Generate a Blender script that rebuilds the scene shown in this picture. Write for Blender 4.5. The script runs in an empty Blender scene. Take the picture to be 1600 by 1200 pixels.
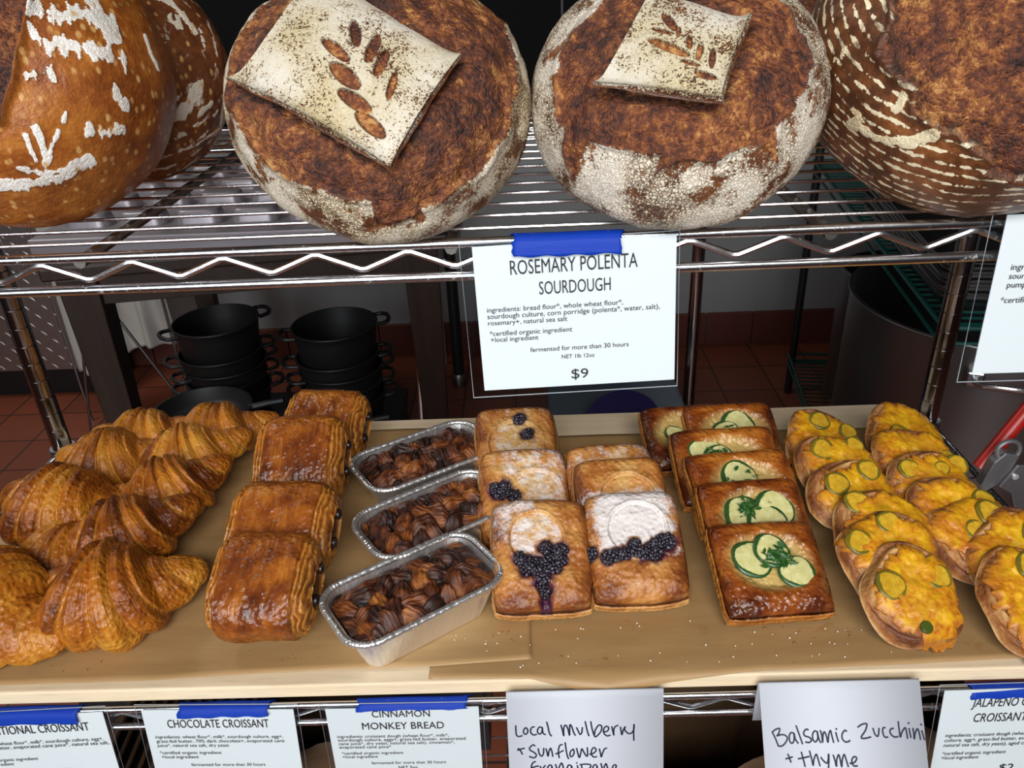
import bpy, math
import numpy as np
from mathutils import Matrix, Vector, Euler

scene = bpy.context.scene
# ------------------------------------------------------------------ camera, world, lights, exposure
cam_data = bpy.data.cameras.new('camera')
cam_data.sensor_fit = 'HORIZONTAL'
cam_data.sensor_width = 36.0
cam_data.lens = 1248.95 / 1600 * 36.0
cam_data.clip_start = 0.02
cam = bpy.data.objects.new('camera', cam_data)
_m = Matrix(((0.99911056, 0.03433268, 0.02448171), (0.00555778, 0.46830079, -0.88355163), (-0.0417995, 0.88290183, 0.46769346)))
cam.matrix_world = Matrix.Translation((0.0607, -0.4995, 1.4302)) @ _m.to_4x4()
scene.collection.objects.link(cam)
scene.camera = cam

world = bpy.data.worlds.new('world')
scene.world = world
world.use_nodes = True
world.node_tree.nodes['Background'].inputs[0].default_value = (0.86, 0.92, 1.0, 1)
world.node_tree.nodes['Background'].inputs[1].default_value = 0.06

def area_light(name, loc, target, sx, sy, power, col):
    d = bpy.data.lights.new(name, 'AREA')
    d.shape = 'RECTANGLE'; d.size = sx; d.size_y = sy; d.energy = power; d.color = col
    o = bpy.data.objects.new(name, d)
    o.location = loc
    o.rotation_euler = (Vector(target) - Vector(loc)).to_track_quat('-Z', 'Y').to_euler()
    scene.collection.objects.link(o)
    return o

# shop window daylight behind the photographer, and the ceiling panels over the counter
area_light('window_daylight', (-0.7, -2.5, 1.75), (0.0, 0.2, 1.0), 2.4, 1.3, 42, (0.93, 0.97, 1.0)).data.spread = 1.6
area_light('ceiling_panel_light', (0.15, -1.6, 2.3), (0.1, 0.15, 0.95), 1.3, 0.5, 31, (1.0, 0.98, 0.95)).data.spread = 1.9
area_light('kitchen_ceiling_light', (-1.95, 1.5, 2.65), (-1.75, 1.55, 0.0), 0.6, 0.3, 38, (1.0, 0.94, 0.86))

scene.view_settings.view_transform = 'Standard'
scene.view_settings.look = 'None'
scene.view_settings.gamma = 1.0
scene.view_settings.use_curve_mapping = False
scene.view_settings.exposure = -1.12

# ------------------------------------------------------------------ helpers
COL = scene.collection
PI = math.pi

def tag(o, label=None, cat=None, group=None, kind=None):
    if label: o['label'] = label
    if cat: o['category'] = cat
    if group: o['group'] = group
    if kind: o['kind'] = kind
    return o

def empty(name, loc=(0, 0, 0), rot=(0, 0, 0), label=None, cat=None, group=None):
    o = bpy.data.objects.new(name, None)
    o.empty_display_size = 0.03
    o.location = loc; o.rotation_euler = rot
    COL.objects.link(o)
    return tag(o, label, cat, group)

def link_mesh(name, me, parent=None, loc=None, rot=None):
    o = bpy.data.objects.new(name, me)
    if parent: o.parent = parent
    if loc is not None: o.location = loc
    if rot is not None: o.rotation_euler = rot
    COL.objects.link(o)
    return o

def np_mesh(name, V, F, mats, smooth=True, attr=None, uv=None, midx=None):
    """V (n,3) array, F list of index tuples or an (m,4) array; attr (n,4) goes to colour attribute M, uv (n,2) per vertex."""
    me = bpy.data.meshes.new(name)
    V = np.asarray(V, dtype=np.float64)
    if isinstance(F, np.ndarray):
        k = F.shape[1]
        me.vertices.add(len(V)); me.vertices.foreach_set('co', V.astype(np.float32).ravel())
        me.loops.add(F.size); me.loops.foreach_set('vertex_index', F.astype(np.int32).ravel())
        me.polygons.add(len(F)); me.polygons.foreach_set('loop_start', np.arange(0, F.size, k, dtype=np.int32))
        me.polygons.foreach_set('loop_total', np.full(len(F), k, dtype=np.int32))
        me.update(calc_edges=True)
    else:
        me.from_pydata(V.tolist(), [], [tuple(int(i) for i in f) for f in F])
        me.update()
    me.validate()
    for m in (mats if isinstance(mats, (list, tuple)) else [mats]): me.materials.append(m)
    if midx is not None: me.polygons.foreach_set('material_index', np.asarray(midx, dtype=np.int32))
    me.polygons.foreach_set('use_smooth', np.full(len(me.polygons), bool(smooth)))
    if attr is not None:
        a = me.color_attributes.new('M', 'FLOAT_COLOR', 'POINT')
        a.data.foreach_set('color', np.asarray(attr, dtype=np.float32).ravel())
    if uv is not None:
        l = me.uv_layers.new(name='UVMap')
        vi = np.empty(len(me.loops), dtype=np.int32); me.loops.foreach_get('vertex_index', vi)
        l.data.foreach_set('uv', np.asarray(uv, dtype=np.float32)[vi].ravel())
    me.update()
    return me

class MB:
    """collects shapes into one mesh"""
    def __init__(s): s.V = []; s.F = []
    def add(s, V, F):
        n = len(s.V); s.V.extend([tuple(v) for v in V]); s.F.extend([tuple(int(i) + n for i in f) for f in F]); return s
    def box(s, c, d, M=None):
        x, y, z = d[0] / 2, d[1] / 2, d[2] / 2
        V = [Vector((a * x, b * y, e * z)) for a in (-1, 1) for b in (-1, 1) for e in (-1, 1)]
        if M is not None: V = [M @ v for v in V]
        V = [v + Vector(c) for v in V]
        return s.add(V, [(0, 1, 3, 2), (4, 6, 7, 5), (0, 4, 5, 1), (2, 3, 7, 6), (0, 2, 6, 4), (1, 5, 7, 3)])
    def tube(s, pts, r, n=10, closed=False, caps=True):
        P = [Vector(p) for p in pts]; m = len(P)
        rr = r if isinstance(r, (list, tuple)) else [r] * m
        def tan(i):
            a = P[(i - 1) % m] if (closed or i > 0) else P[i]; b = P[(i + 1) % m] if (closed or i < m - 1) else P[i]
            return (b - a).normalized()
        t0 = tan(0); up = Vector((0, 0, 1)) if abs(t0.z) < .9 else Vector((1, 0, 0))
        nrm = (up - t0 * up.dot(t0)).normalized(); V = []
        for i in range(m):
            t = tan(i); nrm = (nrm - t * nrm.dot(t)).normalized(); b = t.cross(nrm)
            for k in range(n):
                a = 2 * PI * k / n
                V.append(P[i] + (nrm * math.cos(a) + b * math.sin(a)) * rr[i])
        F = []
        for i in range(m if closed else m - 1):
            j = (i + 1) % m
            for k in range(n): F.append((i * n + k, i * n + (k + 1) % n, j * n + (k + 1) % n, j * n + k))
        if caps and not closed: F += [tuple(range(n))[::-1], tuple((m - 1) * n + k for k in range(n))]
        return s.add(V, F)
    def lathe(s, prof, c=(0, 0, 0), n=40, closed_ends=True):
        V = []; F = []
        for r, z in prof:
            for k in range(n):
                a = 2 * PI * k / n; V.append((c[0] + r * math.cos(a), c[1] + r * math.sin(a), c[2] + z))
        for i in range(len(prof) - 1):
            for k in range(n): F.append((i * n + k, i * n + (k + 1) % n, (i + 1) * n + (k + 1) % n, (i + 1) * n + k))
        if closed_ends: F += [tuple(range(n))[::-1], tuple((len(prof) - 1) * n + k for k in range(n))]
        return s.add(V, F)
    def prism(s, poly, z0, z1):
        n = len(poly)
        V = [(x, y, z0) for x, y in poly] + [(x, y, z1) for x, y in poly]
        F = [tuple(range(n))[::-1], tuple(range(n, 2 * n))] + [(i, (i + 1) % n, n + (i + 1) % n, n + i) for i in range(n)]
        return s.add(V, F)
    def build(s, name, mat, parent=None, smooth=False, loc=None, rot=None, bevel=0, seg=2, angle=35):
        me = np_mesh(name, s.V, s.F, mat, smooth=False)
        o = link_mesh(name, me, parent, loc, rot)
        if smooth:
            me.polygons.foreach_set('use_smooth', np.full(len(me.polygons), True))
            me.set_sharp_from_angle(angle=math.radians(angle))
        if bevel:
            b = o.modifiers.new('bevel', 'BEVEL'); b.width = bevel; b.segments = seg; b.limit_method = 'ANGLE'; b.angle_limit = math.radians(30)
        return o

# --- numpy noise
def _hash(ix, iy, iz, seed):
    h = (ix.astype(np.int64) * 374761393 + iy.astype(np.int64) * 668265263 + iz.astype(np.int64) * 2147483647 + seed * 1274126177) & 0xFFFFFFFF
    h = ((h ^ (h >> 13)) * 1274126177) & 0xFFFFFFFF
    h = (h ^ (h >> 16)) & 0xFFFFFFFF
    return h / 4294967295.0

def vnoise(P, f, seed=0):
    Q = np.asarray(P) * f; I = np.floor(Q).astype(np.int64); T = Q - I; T = T * T * T * (T * (T * 6 - 15) + 10)
    r = 0
    for a in (0, 1):
        for b in (0, 1):
            for c in (0, 1):
                w = (T[:, 0] if a else 1 - T[:, 0]) * (T[:, 1] if b else 1 - T[:, 1]) * (T[:, 2] if c else 1 - T[:, 2])
                r = r + w * _hash(I[:, 0] + a, I[:, 1] + b, I[:, 2] + c, seed)
    return r * 2 - 1

def fbm(P, f, o=4, seed=0, gain=.5):
    r = 0; a = 1; s = 0
    for i in range(o): r = r + a * vnoise(P, f * 2 ** i, seed + i * 17); s += a; a *= gain
    return r / s

def smooth(a, b, x):
    t = np.clip((x - a) / (b - a), 0, 1); return t * t * (3 - 2 * t)

def seg_dist(P, A, B):
    A = np.asarray(A, float); B = np.asarray(B, float); d = B - A
    t = np.clip(((P - A) @ d) / (d @ d + 1e-12), 0, 1)
    return np.linalg.norm(P - (A + t[:, None] * d), axis=1), t

def poly_sdf(P, poly):
    """signed distance to a 2D polygon, negative inside"""
    n = len(poly); D = np.full(len(P), 1e9); ins = np.zeros(len(P), bool)
    for i in range(n):
        a = poly[i]; b = poly[(i + 1) % n]
        d, _ = seg_dist(P, a, b); D = np.minimum(D, d)
        c = ((a[1] > P[:, 1]) != (b[1] > P[:, 1])) & (P[:, 0] < (b[0] - a[0]) * (P[:, 1] - a[1]) / (b[1] - a[1] + 1e-12) + a[0])
        ins ^= c
    return np.where(ins, -D, D)

def grid_faces(nu, nv, wrap_v=False):
    """(nu x nv) vertex grid, v fastest"""
    i = np.arange(nu - 1)[:, None]; j = np.arange(nv if wrap_v else nv - 1)[None, :]
    a = i * nv + j; b = i * nv + (j + 1) % nv; c = (i + 1) * nv + (j + 1) % nv; d = (i + 1) * nv + j
    return np.stack([a, b, c, d], -1).reshape(-1, 4)

def normals(V, F):
    a = V[F[:, 2]] - V[F[:, 0]]; b = V[F[:, 3]] - V[F[:, 1]]; n = np.cross(a, b); N = np.zeros_like(V)
    for k in range(4): np.add.at(N, F[:, k], n)
    return N / (np.linalg.norm(N, axis=1)[:, None] + 1e-12)

def rot_x(a): c, s = math.cos(a), math.sin(a); return np.array([[1, 0, 0], [0, c, -s], [0, s, c]])
def rot_y(a): c, s = math.cos(a), math.sin(a); return np.array([[c, 0, s], [0, 1, 0], [-s, 0, c]])
def rot_z(a): c, s = math.cos(a), math.sin(a); return np.array([[c, -s, 0], [s, c, 0], [0, 0, 1]])

def spline(pts, n=6):
    P = [np.array(p, float) for p in pts]
    if len(P) < 3: return P
    out = []
    for i in range(len(P) - 1):
        p0 = P[max(i - 1, 0)]; p1 = P[i]; p2 = P[i + 1]; p3 = P[min(i + 2, len(P) - 1)]
        for k in range(n):
            t = k / n
            out.append(.5 * (2 * p1 + (p2 - p0) * t + (2 * p0 - 5 * p1 + 4 * p2 - p3) * t * t + (3 * p1 - p0 - 3 * p2 + p3) * t ** 3))
    out.append(P[-1]); return out

# ------------------------------------------------------------------ materials
class NT:
    """small node-tree builder"""
    def __init__(s, name):
        s.m = bpy.data.materials.new(name); s.m.use_nodes = True; s.t = s.m.node_tree
        s.b = s.t.nodes['Principled BSDF']; s.out = s.t.nodes['Material Output']
        s._tc = None
    def node(s, typ, **kw):
        n = s.t.nodes.new('ShaderNode' + typ)
        for k, v in kw.items():
            if hasattr(n, k): setattr(n, k, v)
            else: s.set(n.inputs[k.replace('_', ' ')], v)
        return n
    def set(s, inp, v):
        if isinstance(v, bpy.types.NodeSocket): s.t.links.new(v, inp)
        elif isinstance(v, (tuple, list)) and len(v) == 3 and inp.type == 'RGBA': inp.default_value = (*v, 1)
        else: inp.default_value = v
    @property
    def obj(s):
        if not s._tc: s._tc = s.t.nodes.new('ShaderNodeTexCoord')
        return s._tc.outputs['Object']
    @property
    def uv(s):
        s.obj; return s._tc.outputs['UV']
    def scale(s, vec, sc, loc=(0, 0, 0), rot=(0, 0, 0)):
        return s.node('Mapping', Vector=vec, Scale=sc, Location=loc, Rotation=rot).outputs[0]
    def noise(s, vec, sc, det=4, rough=.55, dist=0):
        return s.node('TexNoise', Vector=vec, Scale=sc, Detail=det, Roughness=rough, Distortion=dist).outputs['Fac']
    def voro(s, vec, sc, feature='F1', out='Distance', rnd=1):
        return s.node('TexVoronoi', feature=feature, Vector=vec, Scale=sc, Randomness=rnd).outputs[out]
    def math(s, op, a, b=0.0, clamp=False):
        n = s.t.nodes.new('ShaderNodeMath'); n.operation = op; n.use_clamp = clamp
        s.set(n.inputs[0], a); s.set(n.inputs[1], b); return n.outputs[0]
    def ramp(s, fac, stops, interp='LINEAR'):
        n = s.t.nodes.new('ShaderNodeValToRGB'); n.color_ramp.interpolation = interp
        e = n.color_ramp.elements
        while len(e) < len(stops): e.new(.5)
        for x, (p, c) in zip(e, stops):
            x.position = p; x.color = (*c, 1) if isinstance(c, (tuple, list)) else (c, c, c, 1)
        s.set(n.inputs[0], fac); return n.outputs[0]
    def mix(s, fac, a, b, mode='MIX'):
        n = s.t.nodes.new('ShaderNodeMix'); n.data_type = 'RGBA'; n.blend_type = mode
        s.set(n.inputs[0], fac); s.set(n.inputs[6], a); s.set(n.inputs[7], b); return n.outputs[2]
    def attr(s):
        a = s.node('Attribute', attribute_name='M'); sp = s.t.nodes.new('ShaderNodeSeparateColor')
        s.t.links.new(a.outputs['Color'], sp.inputs[0]); return sp.outputs[0], sp.outputs[1], sp.outputs[2], a.outputs['Alpha']
    def bump(s, h, strength=.5, dist=.002, prev=None):
        n = s.node('Bump', Strength=strength, Distance=dist, Height=h)
        if prev is not None: s.t.links.new(prev, n.inputs['Normal'])
        return n.outputs[0]
    def bsdf(s, **kw):
        for k, v in kw.items(): s.set(s.b.inputs[k.replace('_', ' ')], v)
        return s.m

def plain(name, col, rough=.5, metal=0, **kw):
    t = NT(name); return t.bsdf(Base_Color=col, Roughness=rough, Metallic=metal, **kw)

def m_chrome(name, base=(.62, .62, .64), rust=.55, rough=.2):
    t = NT(name)
    n = t.noise(t.obj, 240, 5, .7); n2 = t.noise(t.obj, 14, 3)
    f = t.ramp(t.math('ADD', n, t.math('MULTIPLY', n2, .35)), [(.80, 0), (.88, rust)])
    c = t.mix(f, base, (.10, .055, .03))
    return t.bsdf(Base_Color=c, Metallic=t.math('SUBTRACT', 1.0, f), Roughness=t.math('ADD', rough, t.math('MULTIPLY', f, .6)),
                  Normal=t.bump(n, .15, .0006))
CHROME = m_chrome('chrome wire')
CHROME_OLD = m_chrome('tarnished chrome wire', (.36, .34, .31), .9, .34)
CHROME_POST = m_chrome('chrome post', (.5, .49, .5), 0, .13)
STEEL = m_chrome('brushed steel', (.42, .41, .41), 0, .3)
DARK_STEEL = m_chrome('dark steel', (.25, .24, .24), 0, .38)
BLACK_IRON = plain('cast iron', (.012, .012, .013), .5)
BLACK_METAL = plain('black painted metal', (.014, .014, .016), .4)
GREEN_METAL = plain('green epoxy wire', (.004, .06, .05), .35)

def m_wood(name, c1, c2, sc=(3, 40, 40), rough=.6, nd=.0008):
    t = NT(name); v = t.scale(t.obj, sc)
    n = t.noise(v, 1.4, 6, .6, .6); f = t.noise(t.scale(t.obj, tuple(5 * k for k in sc)), 3, 3)
    c = t.mix(t.ramp(n, [(.3, 0), (.7, 1)]), c1, c2)
    c = t.mix(t.math('MULTIPLY', t.ramp(f, [(.5, 0), (.8, 1)]), .35), c, tuple(k * .55 for k in c1))
    return t.bsdf(Base_Color=c, Roughness=rough, Normal=t.bump(n, .3, nd))
BOARD_WOOD = m_wood('pale plywood', (.70, .55, .36), (.82, .68, .48), (2, 30, 30))
DARK_WOOD = m_wood('dark brown wood', (.016, .008, .005), (.034, .016, .009), (30, 30, 3), .5)

def m_tiles():
    t = NT('red quarry tile'); v = t.scale(t.obj, (1, 1, 1))
    br = t.node('TexBrick', Vector=v, offset=0.0, squash=1.0, Color1=(.29, .075, .036), Color2=(.22, .058, .030), Mortar=(.035, .026, .022), Scale=1.0,
                Mortar_Size=.004, Mortar_Smooth=.3, Bias=0.0, Brick_Width=.19, Row_Height=.19)
    n = t.noise(t.obj, 18, 4)
    c = t.mix(t.math('MULTIPLY', n, .5), br.outputs[0], (.11, .035, .022))
    return t.bsdf(Base_Color=c, Roughness=.42, Normal=t.bump(br.outputs['Fac'], -.4, .003))
TILE = m_tiles()
def m_paint(name, col):
    t = NT(name); n = t.noise(t.obj, 3, 4); f = t.noise(t.obj, 60, 3)
    return t.bsdf(Base_Color=t.mix(t.math('MULTIPLY', n, .3), col, tuple(k * .8 for k in col)), Roughness=.6, Normal=t.bump(f, .1, .002))
WALL_PAINT = m_paint('white wall paint', (.36, .37, .38))
CEIL_PAINT = m_paint('grey ceiling paint', (.30, .30, .30))
TILE_RED = m_paint('red cove tile', (.14, .038, .024))

def structure(o): o['kind'] = 'structure'; return o
structure(MB().box((0, .4, -.02), (7, 7.2, .04)).build('floor', TILE))
structure(MB().box((0, 2.55, 1.4), (7, .1, 2.8)).build('wall_back', WALL_PAINT))
structure(MB().box((-3.45, .4, 1.4), (.1, 7.2, 2.8)).build('wall_left', WALL_PAINT))
structure(MB().box((3.45, .4, 1.4), (.1, 7.2, 2.8)).build('wall_right', WALL_PAINT))
structure(MB().box((0, .4, 2.83), (7, 7.2, .06)).build('ceiling', CEIL_PAINT))
mb = MB()
for i in range(35):
    mb.box((-3.31 + i * .19, 2.492, .07), (.186, .016, .14))
structure(mb.build('baseboard_back', TILE_RED, bevel=.003))

# ------------------------------------------------------------------ the wire shelving unit
ZL = .85      # deck of the pastry shelf
ZU = 1.2737   # deck of the bread shelf
ZB = .44      # deck of the bag shelf
rack = empty('wire_shelving_unit', (0, .22, 0), label='chrome wire shelving unit holding the loaves and the board of pastries', cat='shelving unit')
def rp(p): return (p[0], p[1] - .22, p[2])
PX, PY0, PY1 = .595, .016, .44
for sx in (-1, 1):
    for y in (PY0, PY1):
        mb = MB()
        prof = [(.0125, .03)]
        for k in range(70):
            z = .05 + k * .0254
            prof += [(.0127, z), (.0115, z + .0005), (.0115, z + .0013), (.0127, z + .0019)]
        prof += [(.0127, 1.85), (.010, 1.856)]
        mb.lathe(prof, rp((sx * PX, y, 0)), 20)
        po = mb.build('post', CHROME_POST, rack, smooth=True, angle=18)
        MB().lathe([(.008, 0), (.016, 0), (.016, .012), (.007, .03)], rp((sx * PX, y, 0)), 16).build('leveling_foot', DARK_STEEL, po, smooth=True)
    
def shelf(z, zz_off, zz_pitch, nbars, yw0, ypitch):
    """deck z = top of the front rail"""
    r = .0034
    fr = MB()
    for y in (0.0, .457):
        for dz in (-r, -r - .0224): fr.tube([rp((-.605, y, z + dz)), rp((.605, y, z + dz))], r, 12)
    for x in (-.605, .605):
        for dz in (-r, -r - .0224): fr.tube([rp((x, 0, z + dz)), rp((x, .457, z + dz))], r, 12)
    s = fr.build('shelf', CHROME, rack, smooth=True)
    tz = MB()
    for y in (0.0, .457):
        pts = []; n = int(1.2 / zz_pitch) + 1
        x = zz_off - zz_pitch * math.ceil((zz_off + .6) / zz_pitch)
        zt, zb = z - .0068 - .0015, z - .0192 + .0005
        while x < .62:
            for a, zz in ((-.10, zt - .0016), (-.03, zt), (.03, zt), (.10, zt - .0016), (.40, zb + .0016), (.47, zb), (.53, zb), (.60, zb + .0016)):
                xx = x + a * zz_pitch
                if -.603 < xx < .603: pts.append(rp((xx, y + (.001 if y == 0 else -.001), zz)))
            x += zz_pitch
        tz.tube(pts, .0024, 8)
    tz.build('zigzag_truss', CHROME, s, smooth=True)
    dk = MB(); y = yw0
    while y < .45:
        dk.tube([rp((-.603, y, z + .0002)), rp((.603, y, z + .0002))], .0013, 8); y += ypitch
    dk.build('deck_wires', CHROME, s, smooth=True)
    for k in range(nbars):
        x = -.233 + .2445 * (k - 1)
        if abs(x) < .58:
            b = MB(); b.tube([rp((x, -.0005, z - .0068)), rp((x, .457, z - .0068))], .0042, 8)
            b.build('cross_bar', CHROME_OLD, s, smooth=True)
    for sx in (-1, 1):
        for y in (PY0, PY1):
            MB().lathe([(.0135, -.032), (.0185, -.032), (.0175, .004), (.0185, .006), (.0165, .009), (.0135, .009)], rp((sx * PX, y, z)), 20).build('corner_collar', CHROME, s, smooth=True)
    return s
shelf(ZU, -.2599, .0608, 4, .0185, .0292)
shelf(ZL, -.262, .0608, 4, .0185, .0292)
shelf(ZB, -.262, .0608, 4, .0185, .0292)

# ------------------------------------------------------------------ board and parchment
def rrect(x0, y0, x1, y1, r, n=8):
    out = []
    for cx, cy, a0 in ((x1 - r, y1 - r, 0), (x0 + r, y1 - r, 90), (x0 + r, y0 + r, 180), (x1 - r, y0 + r, 270)):
        for k in range(n + 1):
            a = math.radians(a0 + 90 * k / n); out.append((cx + r * math.cos(a), cy + r * math.sin(a)))
    return out
BT = .8675    # top of the board
board = MB().prism(rrect(-.572, -.233, .572, .232, .022), 0, .0152).build('bakers_board', BOARD_WOOD, None, loc=(0, .236, ZL + .0022), bevel=.0022, seg=3)
tag(board, 'pale plywood board under the brown paper, lying on the pastry shelf', 'board')
def m_paper():
    t = NT('brown parchment paper')
    n = t.noise(t.scale(t.obj, (1, 5, 1)), 9, 5, .6); f = t.noise(t.obj, 160, 3); g = t.noise(t.obj, 26, 4, .6)
    c = t.mix(t.ramp(n, [(.3, 0), (.75, 1)]), (.335, .195, .078), (.40, .250, .108))
    grease = t.ramp(g, [(.66, 0), (.69, .45)])
    c = t.mix(grease, c, (.30, .15, .05))
    return t.bsdf(Base_Color=c, Roughness=.5, Normal=t.bump(n, .25, .002, t.bump(f, .06, .0006)))
PAPER = m_paper()
def paper_sheet(name, edge_front, edge_back, x0, x1, z, drape, label, seed):
    nu, nv = 150, 60; V = []
    xs = np.linspace(x0, x1, nu)
    yf = np.interp(xs, [p[0] for p in edge_front], [p[1] for p in edge_front]); yb = np.interp(xs, [p[0] for p in edge_back], [p[1] for p in edge_back])
    t = np.linspace(0, 1, nv)
    X = np.repeat(xs, nv); Y = (yf[:, None] + (yb - yf)[:, None] * t[None, :]).ravel()
    P = np.stack([X, Y, np.zeros_like(X)], 1)
    Z = z + .0007 * (fbm(P, 9, 3, seed) + 1) + .0004 * (fbm(P * np.array([1, 4, 1]), 20, 2, seed + 5) + 1)
    Z = np.where(Y < .004, Z - drape * np.clip((.004 - Y) / .012, 0, 1) ** 1.3, Z)
    F = grid_faces(nu, nv)
    me = np_mesh(name, np.stack([X, Y, Z], 1) - [0, .2, z], F[:, ::-1], PAPER)
    o = link_mesh(name, me, None, (0, .2, z))
    sd = o.modifiers.new('thickness', 'SOLIDIFY'); sd.thickness = .0004
    return tag(o, label, 'parchment paper', 'parchment sheets on the board')
paper_sheet('parchment_sheet', [(-.04, .006), (.05, .0035), (.07, -.001), (.118, -.0095), (.17, -.002), (.258, .0055), (.37, .008), (.48, .012), (.56, .016)],
            [(-.04, .41), (.29, .407), (.56, .402)], -.04, .556, BT + .0007, .010, 'brown parchment sheet under the fruit and vegetable pastries, drooping over the front edge', 3)
paper_sheet('parchment_sheet', [(-.565, .006), (-.43, .009), (-.284, .0105), (-.128, .0175), (-.035, .0185), (.052, .024)],
            [(-.565, .43), (-.259, .438), (.052, .435)], -.566, .052, BT + .0026, 0, 'brown parchment sheet under the croissants and foil pans', 9)
TOP = BT + .0036   # level the pastries stand on

# ------------------------------------------------------------------ signs
CARD = plain('white card', (.66, .69, .70), .6)
NOTE = plain('white note paper', (.53, .55, .61), .7)
INK = plain('black ink', (.012, .012, .014), .6)
MARKER = plain('dark blue marker ink', (.008, .014, .04), .5)
def m_tape():
    t = NT('blue painter tape'); n = t.noise(t.scale(t.obj, (1, 6, 6)), 60, 3); w = t.noise(t.obj, 120, 4)
    c = t.mix(t.ramp(w, [(.70, 0), (.74, .35)]), (.002, .034, .34), (.2, .27, .5))
    return t.bsdf(Base_Color=c, Roughness=.6, Specular_IOR_Level=.25, Normal=t.bump(n, .3, .001))
TAPE = m_tape()
def m_pouch():
    t = NT('clear laminate'); tr = t.node('BsdfTransparent', Color=(.93, .95, .96)); gl = t.node('BsdfGlossy', Roughness=.12, Color=(.9, .93, 1))
    lw = t.node('LayerWeight', Blend=.18); mx = t.t.nodes.new('ShaderNodeMixShader')
    t.set(mx.inputs[0], t.math('ADD', t.math('MULTIPLY', lw.outputs['Fresnel'], .35), .008)); t.t.links.new(tr.outputs[0], mx.inputs[1]); t.t.links.new(gl.outputs[0], mx.inputs[2])
    t.t.links.new(mx.outputs[0], t.out.inputs[0]); return t.m
POUCH = m_pouch()
PSEAM = plain('laminate edge', (.35, .37, .4), .25)

def text_mesh(items, name, mat, parent, y=-.0006):
    """items: (text, x0, x1, z_base, height or None, slant); fitted to a width in the sign's own plane"""
    mb = MB()
    for it in items:
        s, x0, x1, z, h = it[:5]; sl = it[5] if len(it) > 5 else 0
        cu = bpy.data.curves.new('t', 'FONT'); cu.body = s; cu.size = 1; cu.resolution_u = 3
        o = bpy.data.objects.new('t', cu); COL.objects.link(o)
        dg = bpy.context.evaluated_depsgraph_get(); me = bpy.data.meshes.new_from_object(o.evaluated_get(dg))
        V = np.array([v.co[:] for v in me.vertices]); F = [tuple(p.vertices) for p in me.polygons]
        bpy.data.objects.remove(o); bpy.data.curves.remove(cu); bpy.data.meshes.remove(me)
        w = V[:, 0].max() - V[:, 0].min(); fx = (x1 - x0) / w
        fz = h / .72 if h else fx
        X = x0 + (V[:, 0] - V[:, 0].min()) * fx; Z = V[:, 1] * fz
        mb.add(np.stack([X + sl * Z, np.full(len(X), y), z + Z], 1), F)
    return mb.build(name, mat, parent)

def laminated(loc, rot, W, H, label, title, body, price=None, group='laminated price cards', marg=(.005, .004, .010, .006), oy=0.0, titlemat=INK):
    r = empty('price_card', loc, rot, label, 'sign', group)
    ml, mr, mbm, mt = marg
    MB().box((0, .0006, -H / 2), (W, .0006, H)).build('paper', CARD, r)
    pch = MB().box((((mr - ml) / 2), .0006, -H / 2 + (mt - mbm) / 2), (W + ml + mr, .0014, H + mbm + mt)).build('laminate_pouch', POUCH, r)
    x0, x1, z0, z1 = -W / 2 - ml, W / 2 + mr, -H - mbm, mt
    MB().tube([(x0, .0006, z0), (x1, .0006, z0), (x1, .0006, z1), (x0, .0006, z1)], .00045, 6, closed=True).build('pouch_edge', PSEAM, pch)
    fx = lambda f: -W / 2 + f * W
    def conv(L): return [(s, fx(a), fx(b), -H * zf, (H * hf if hf else None)) + tuple(e) for s, a, b, zf, hf, *e in L]
    text_mesh(conv(title), 'title_lettering', titlemat, r, -.0004)
    text_mesh(conv(body), 'ingredient_text', plain('grey ink', (.05, .05, .055), .6) if False else INK, r, -.0004)
    if price: text_mesh(conv(price), 'price_lettering', INK, r, -.0004)
    return r
R_ = math.radians
WC, HC = .1375, .108
laminated((.0908, -0.0052, 1.2706), (R_(-3.8), R_(-1.5), R_(.2)), .131, .1015, 'laminated rosemary polenta sourdough price card hanging from the bread shelf', 
    [('ROSEMARY POLENTA', .18, .81, .195, .098), ('SOURDOUGH', .318, .675, .338, .09)],
    [('ingredients: bread flour*, whole wheat flour*,', .048, .735, .44, None), ('sourdough culture, corn porridge (polenta*, water, salt),', .048, .92, .485, None), ('rosemary+, natural sea salt', .048, .452, .53, None),
     ('*certified organic ingredient', .052, .475, .605, None), ('+local ingredient', .055, .30, .648, None), ('fermented for more than 30 hours', .255, .762, .735, None), ('NET 1lb 12oz', .415, .585, .795, None)],
    [('$9', .462, .55, .945, .072)], marg=(.008, .002, .005, .002))
laminated((.4299, -.0066, 1.2762), (R_(-4.1), R_(.9), R_(1)), WC, HC, 'laminated card at the right end of the bread shelf, cut off by the frame',
    [('PUMPKIN SEED', .25, .75, .195, .098)],
    [('ingredients: bread flour*, water,', .07, .62, .33, None), ('sourdough culture, whole wheat flour*,', .07, .72, .385, None), ('pumpkin seeds*, natural sea salt', .07, .60, .44, None), ('*certified organic ingredient', .055, .52, .535, None)], marg=(.009, .004, .006, .003))
laminated((-.4039, -0.0052, 0.8469), (R_(-8.7), R_(-1.9), R_(.3)), WC, HC, 'laminated traditional croissant card at the far left of the lower shelf', 
    [('TRADITIONAL CROISSANT', .10, .885, .178, .088)],
    [('ingredients: wheat flour*, milk*, sourdough culture, egg+,', .05, .955, .287, None), ('grass-fed butter, evaporated cane juice*, natural sea salt,', .05, .985, .332, None), ('dry yeast', .05, .19, .375, None),
     ('*certified organic ingredient', .052, .475, .46, None), ('+local ingredient', .055, .30, .505, None), ('fermented for more than 30 hours', .24, .76, .595, None), ('NET 3oz', .43, .56, .66, None)], [('$3', .46, .55, .82, .075)])
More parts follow.
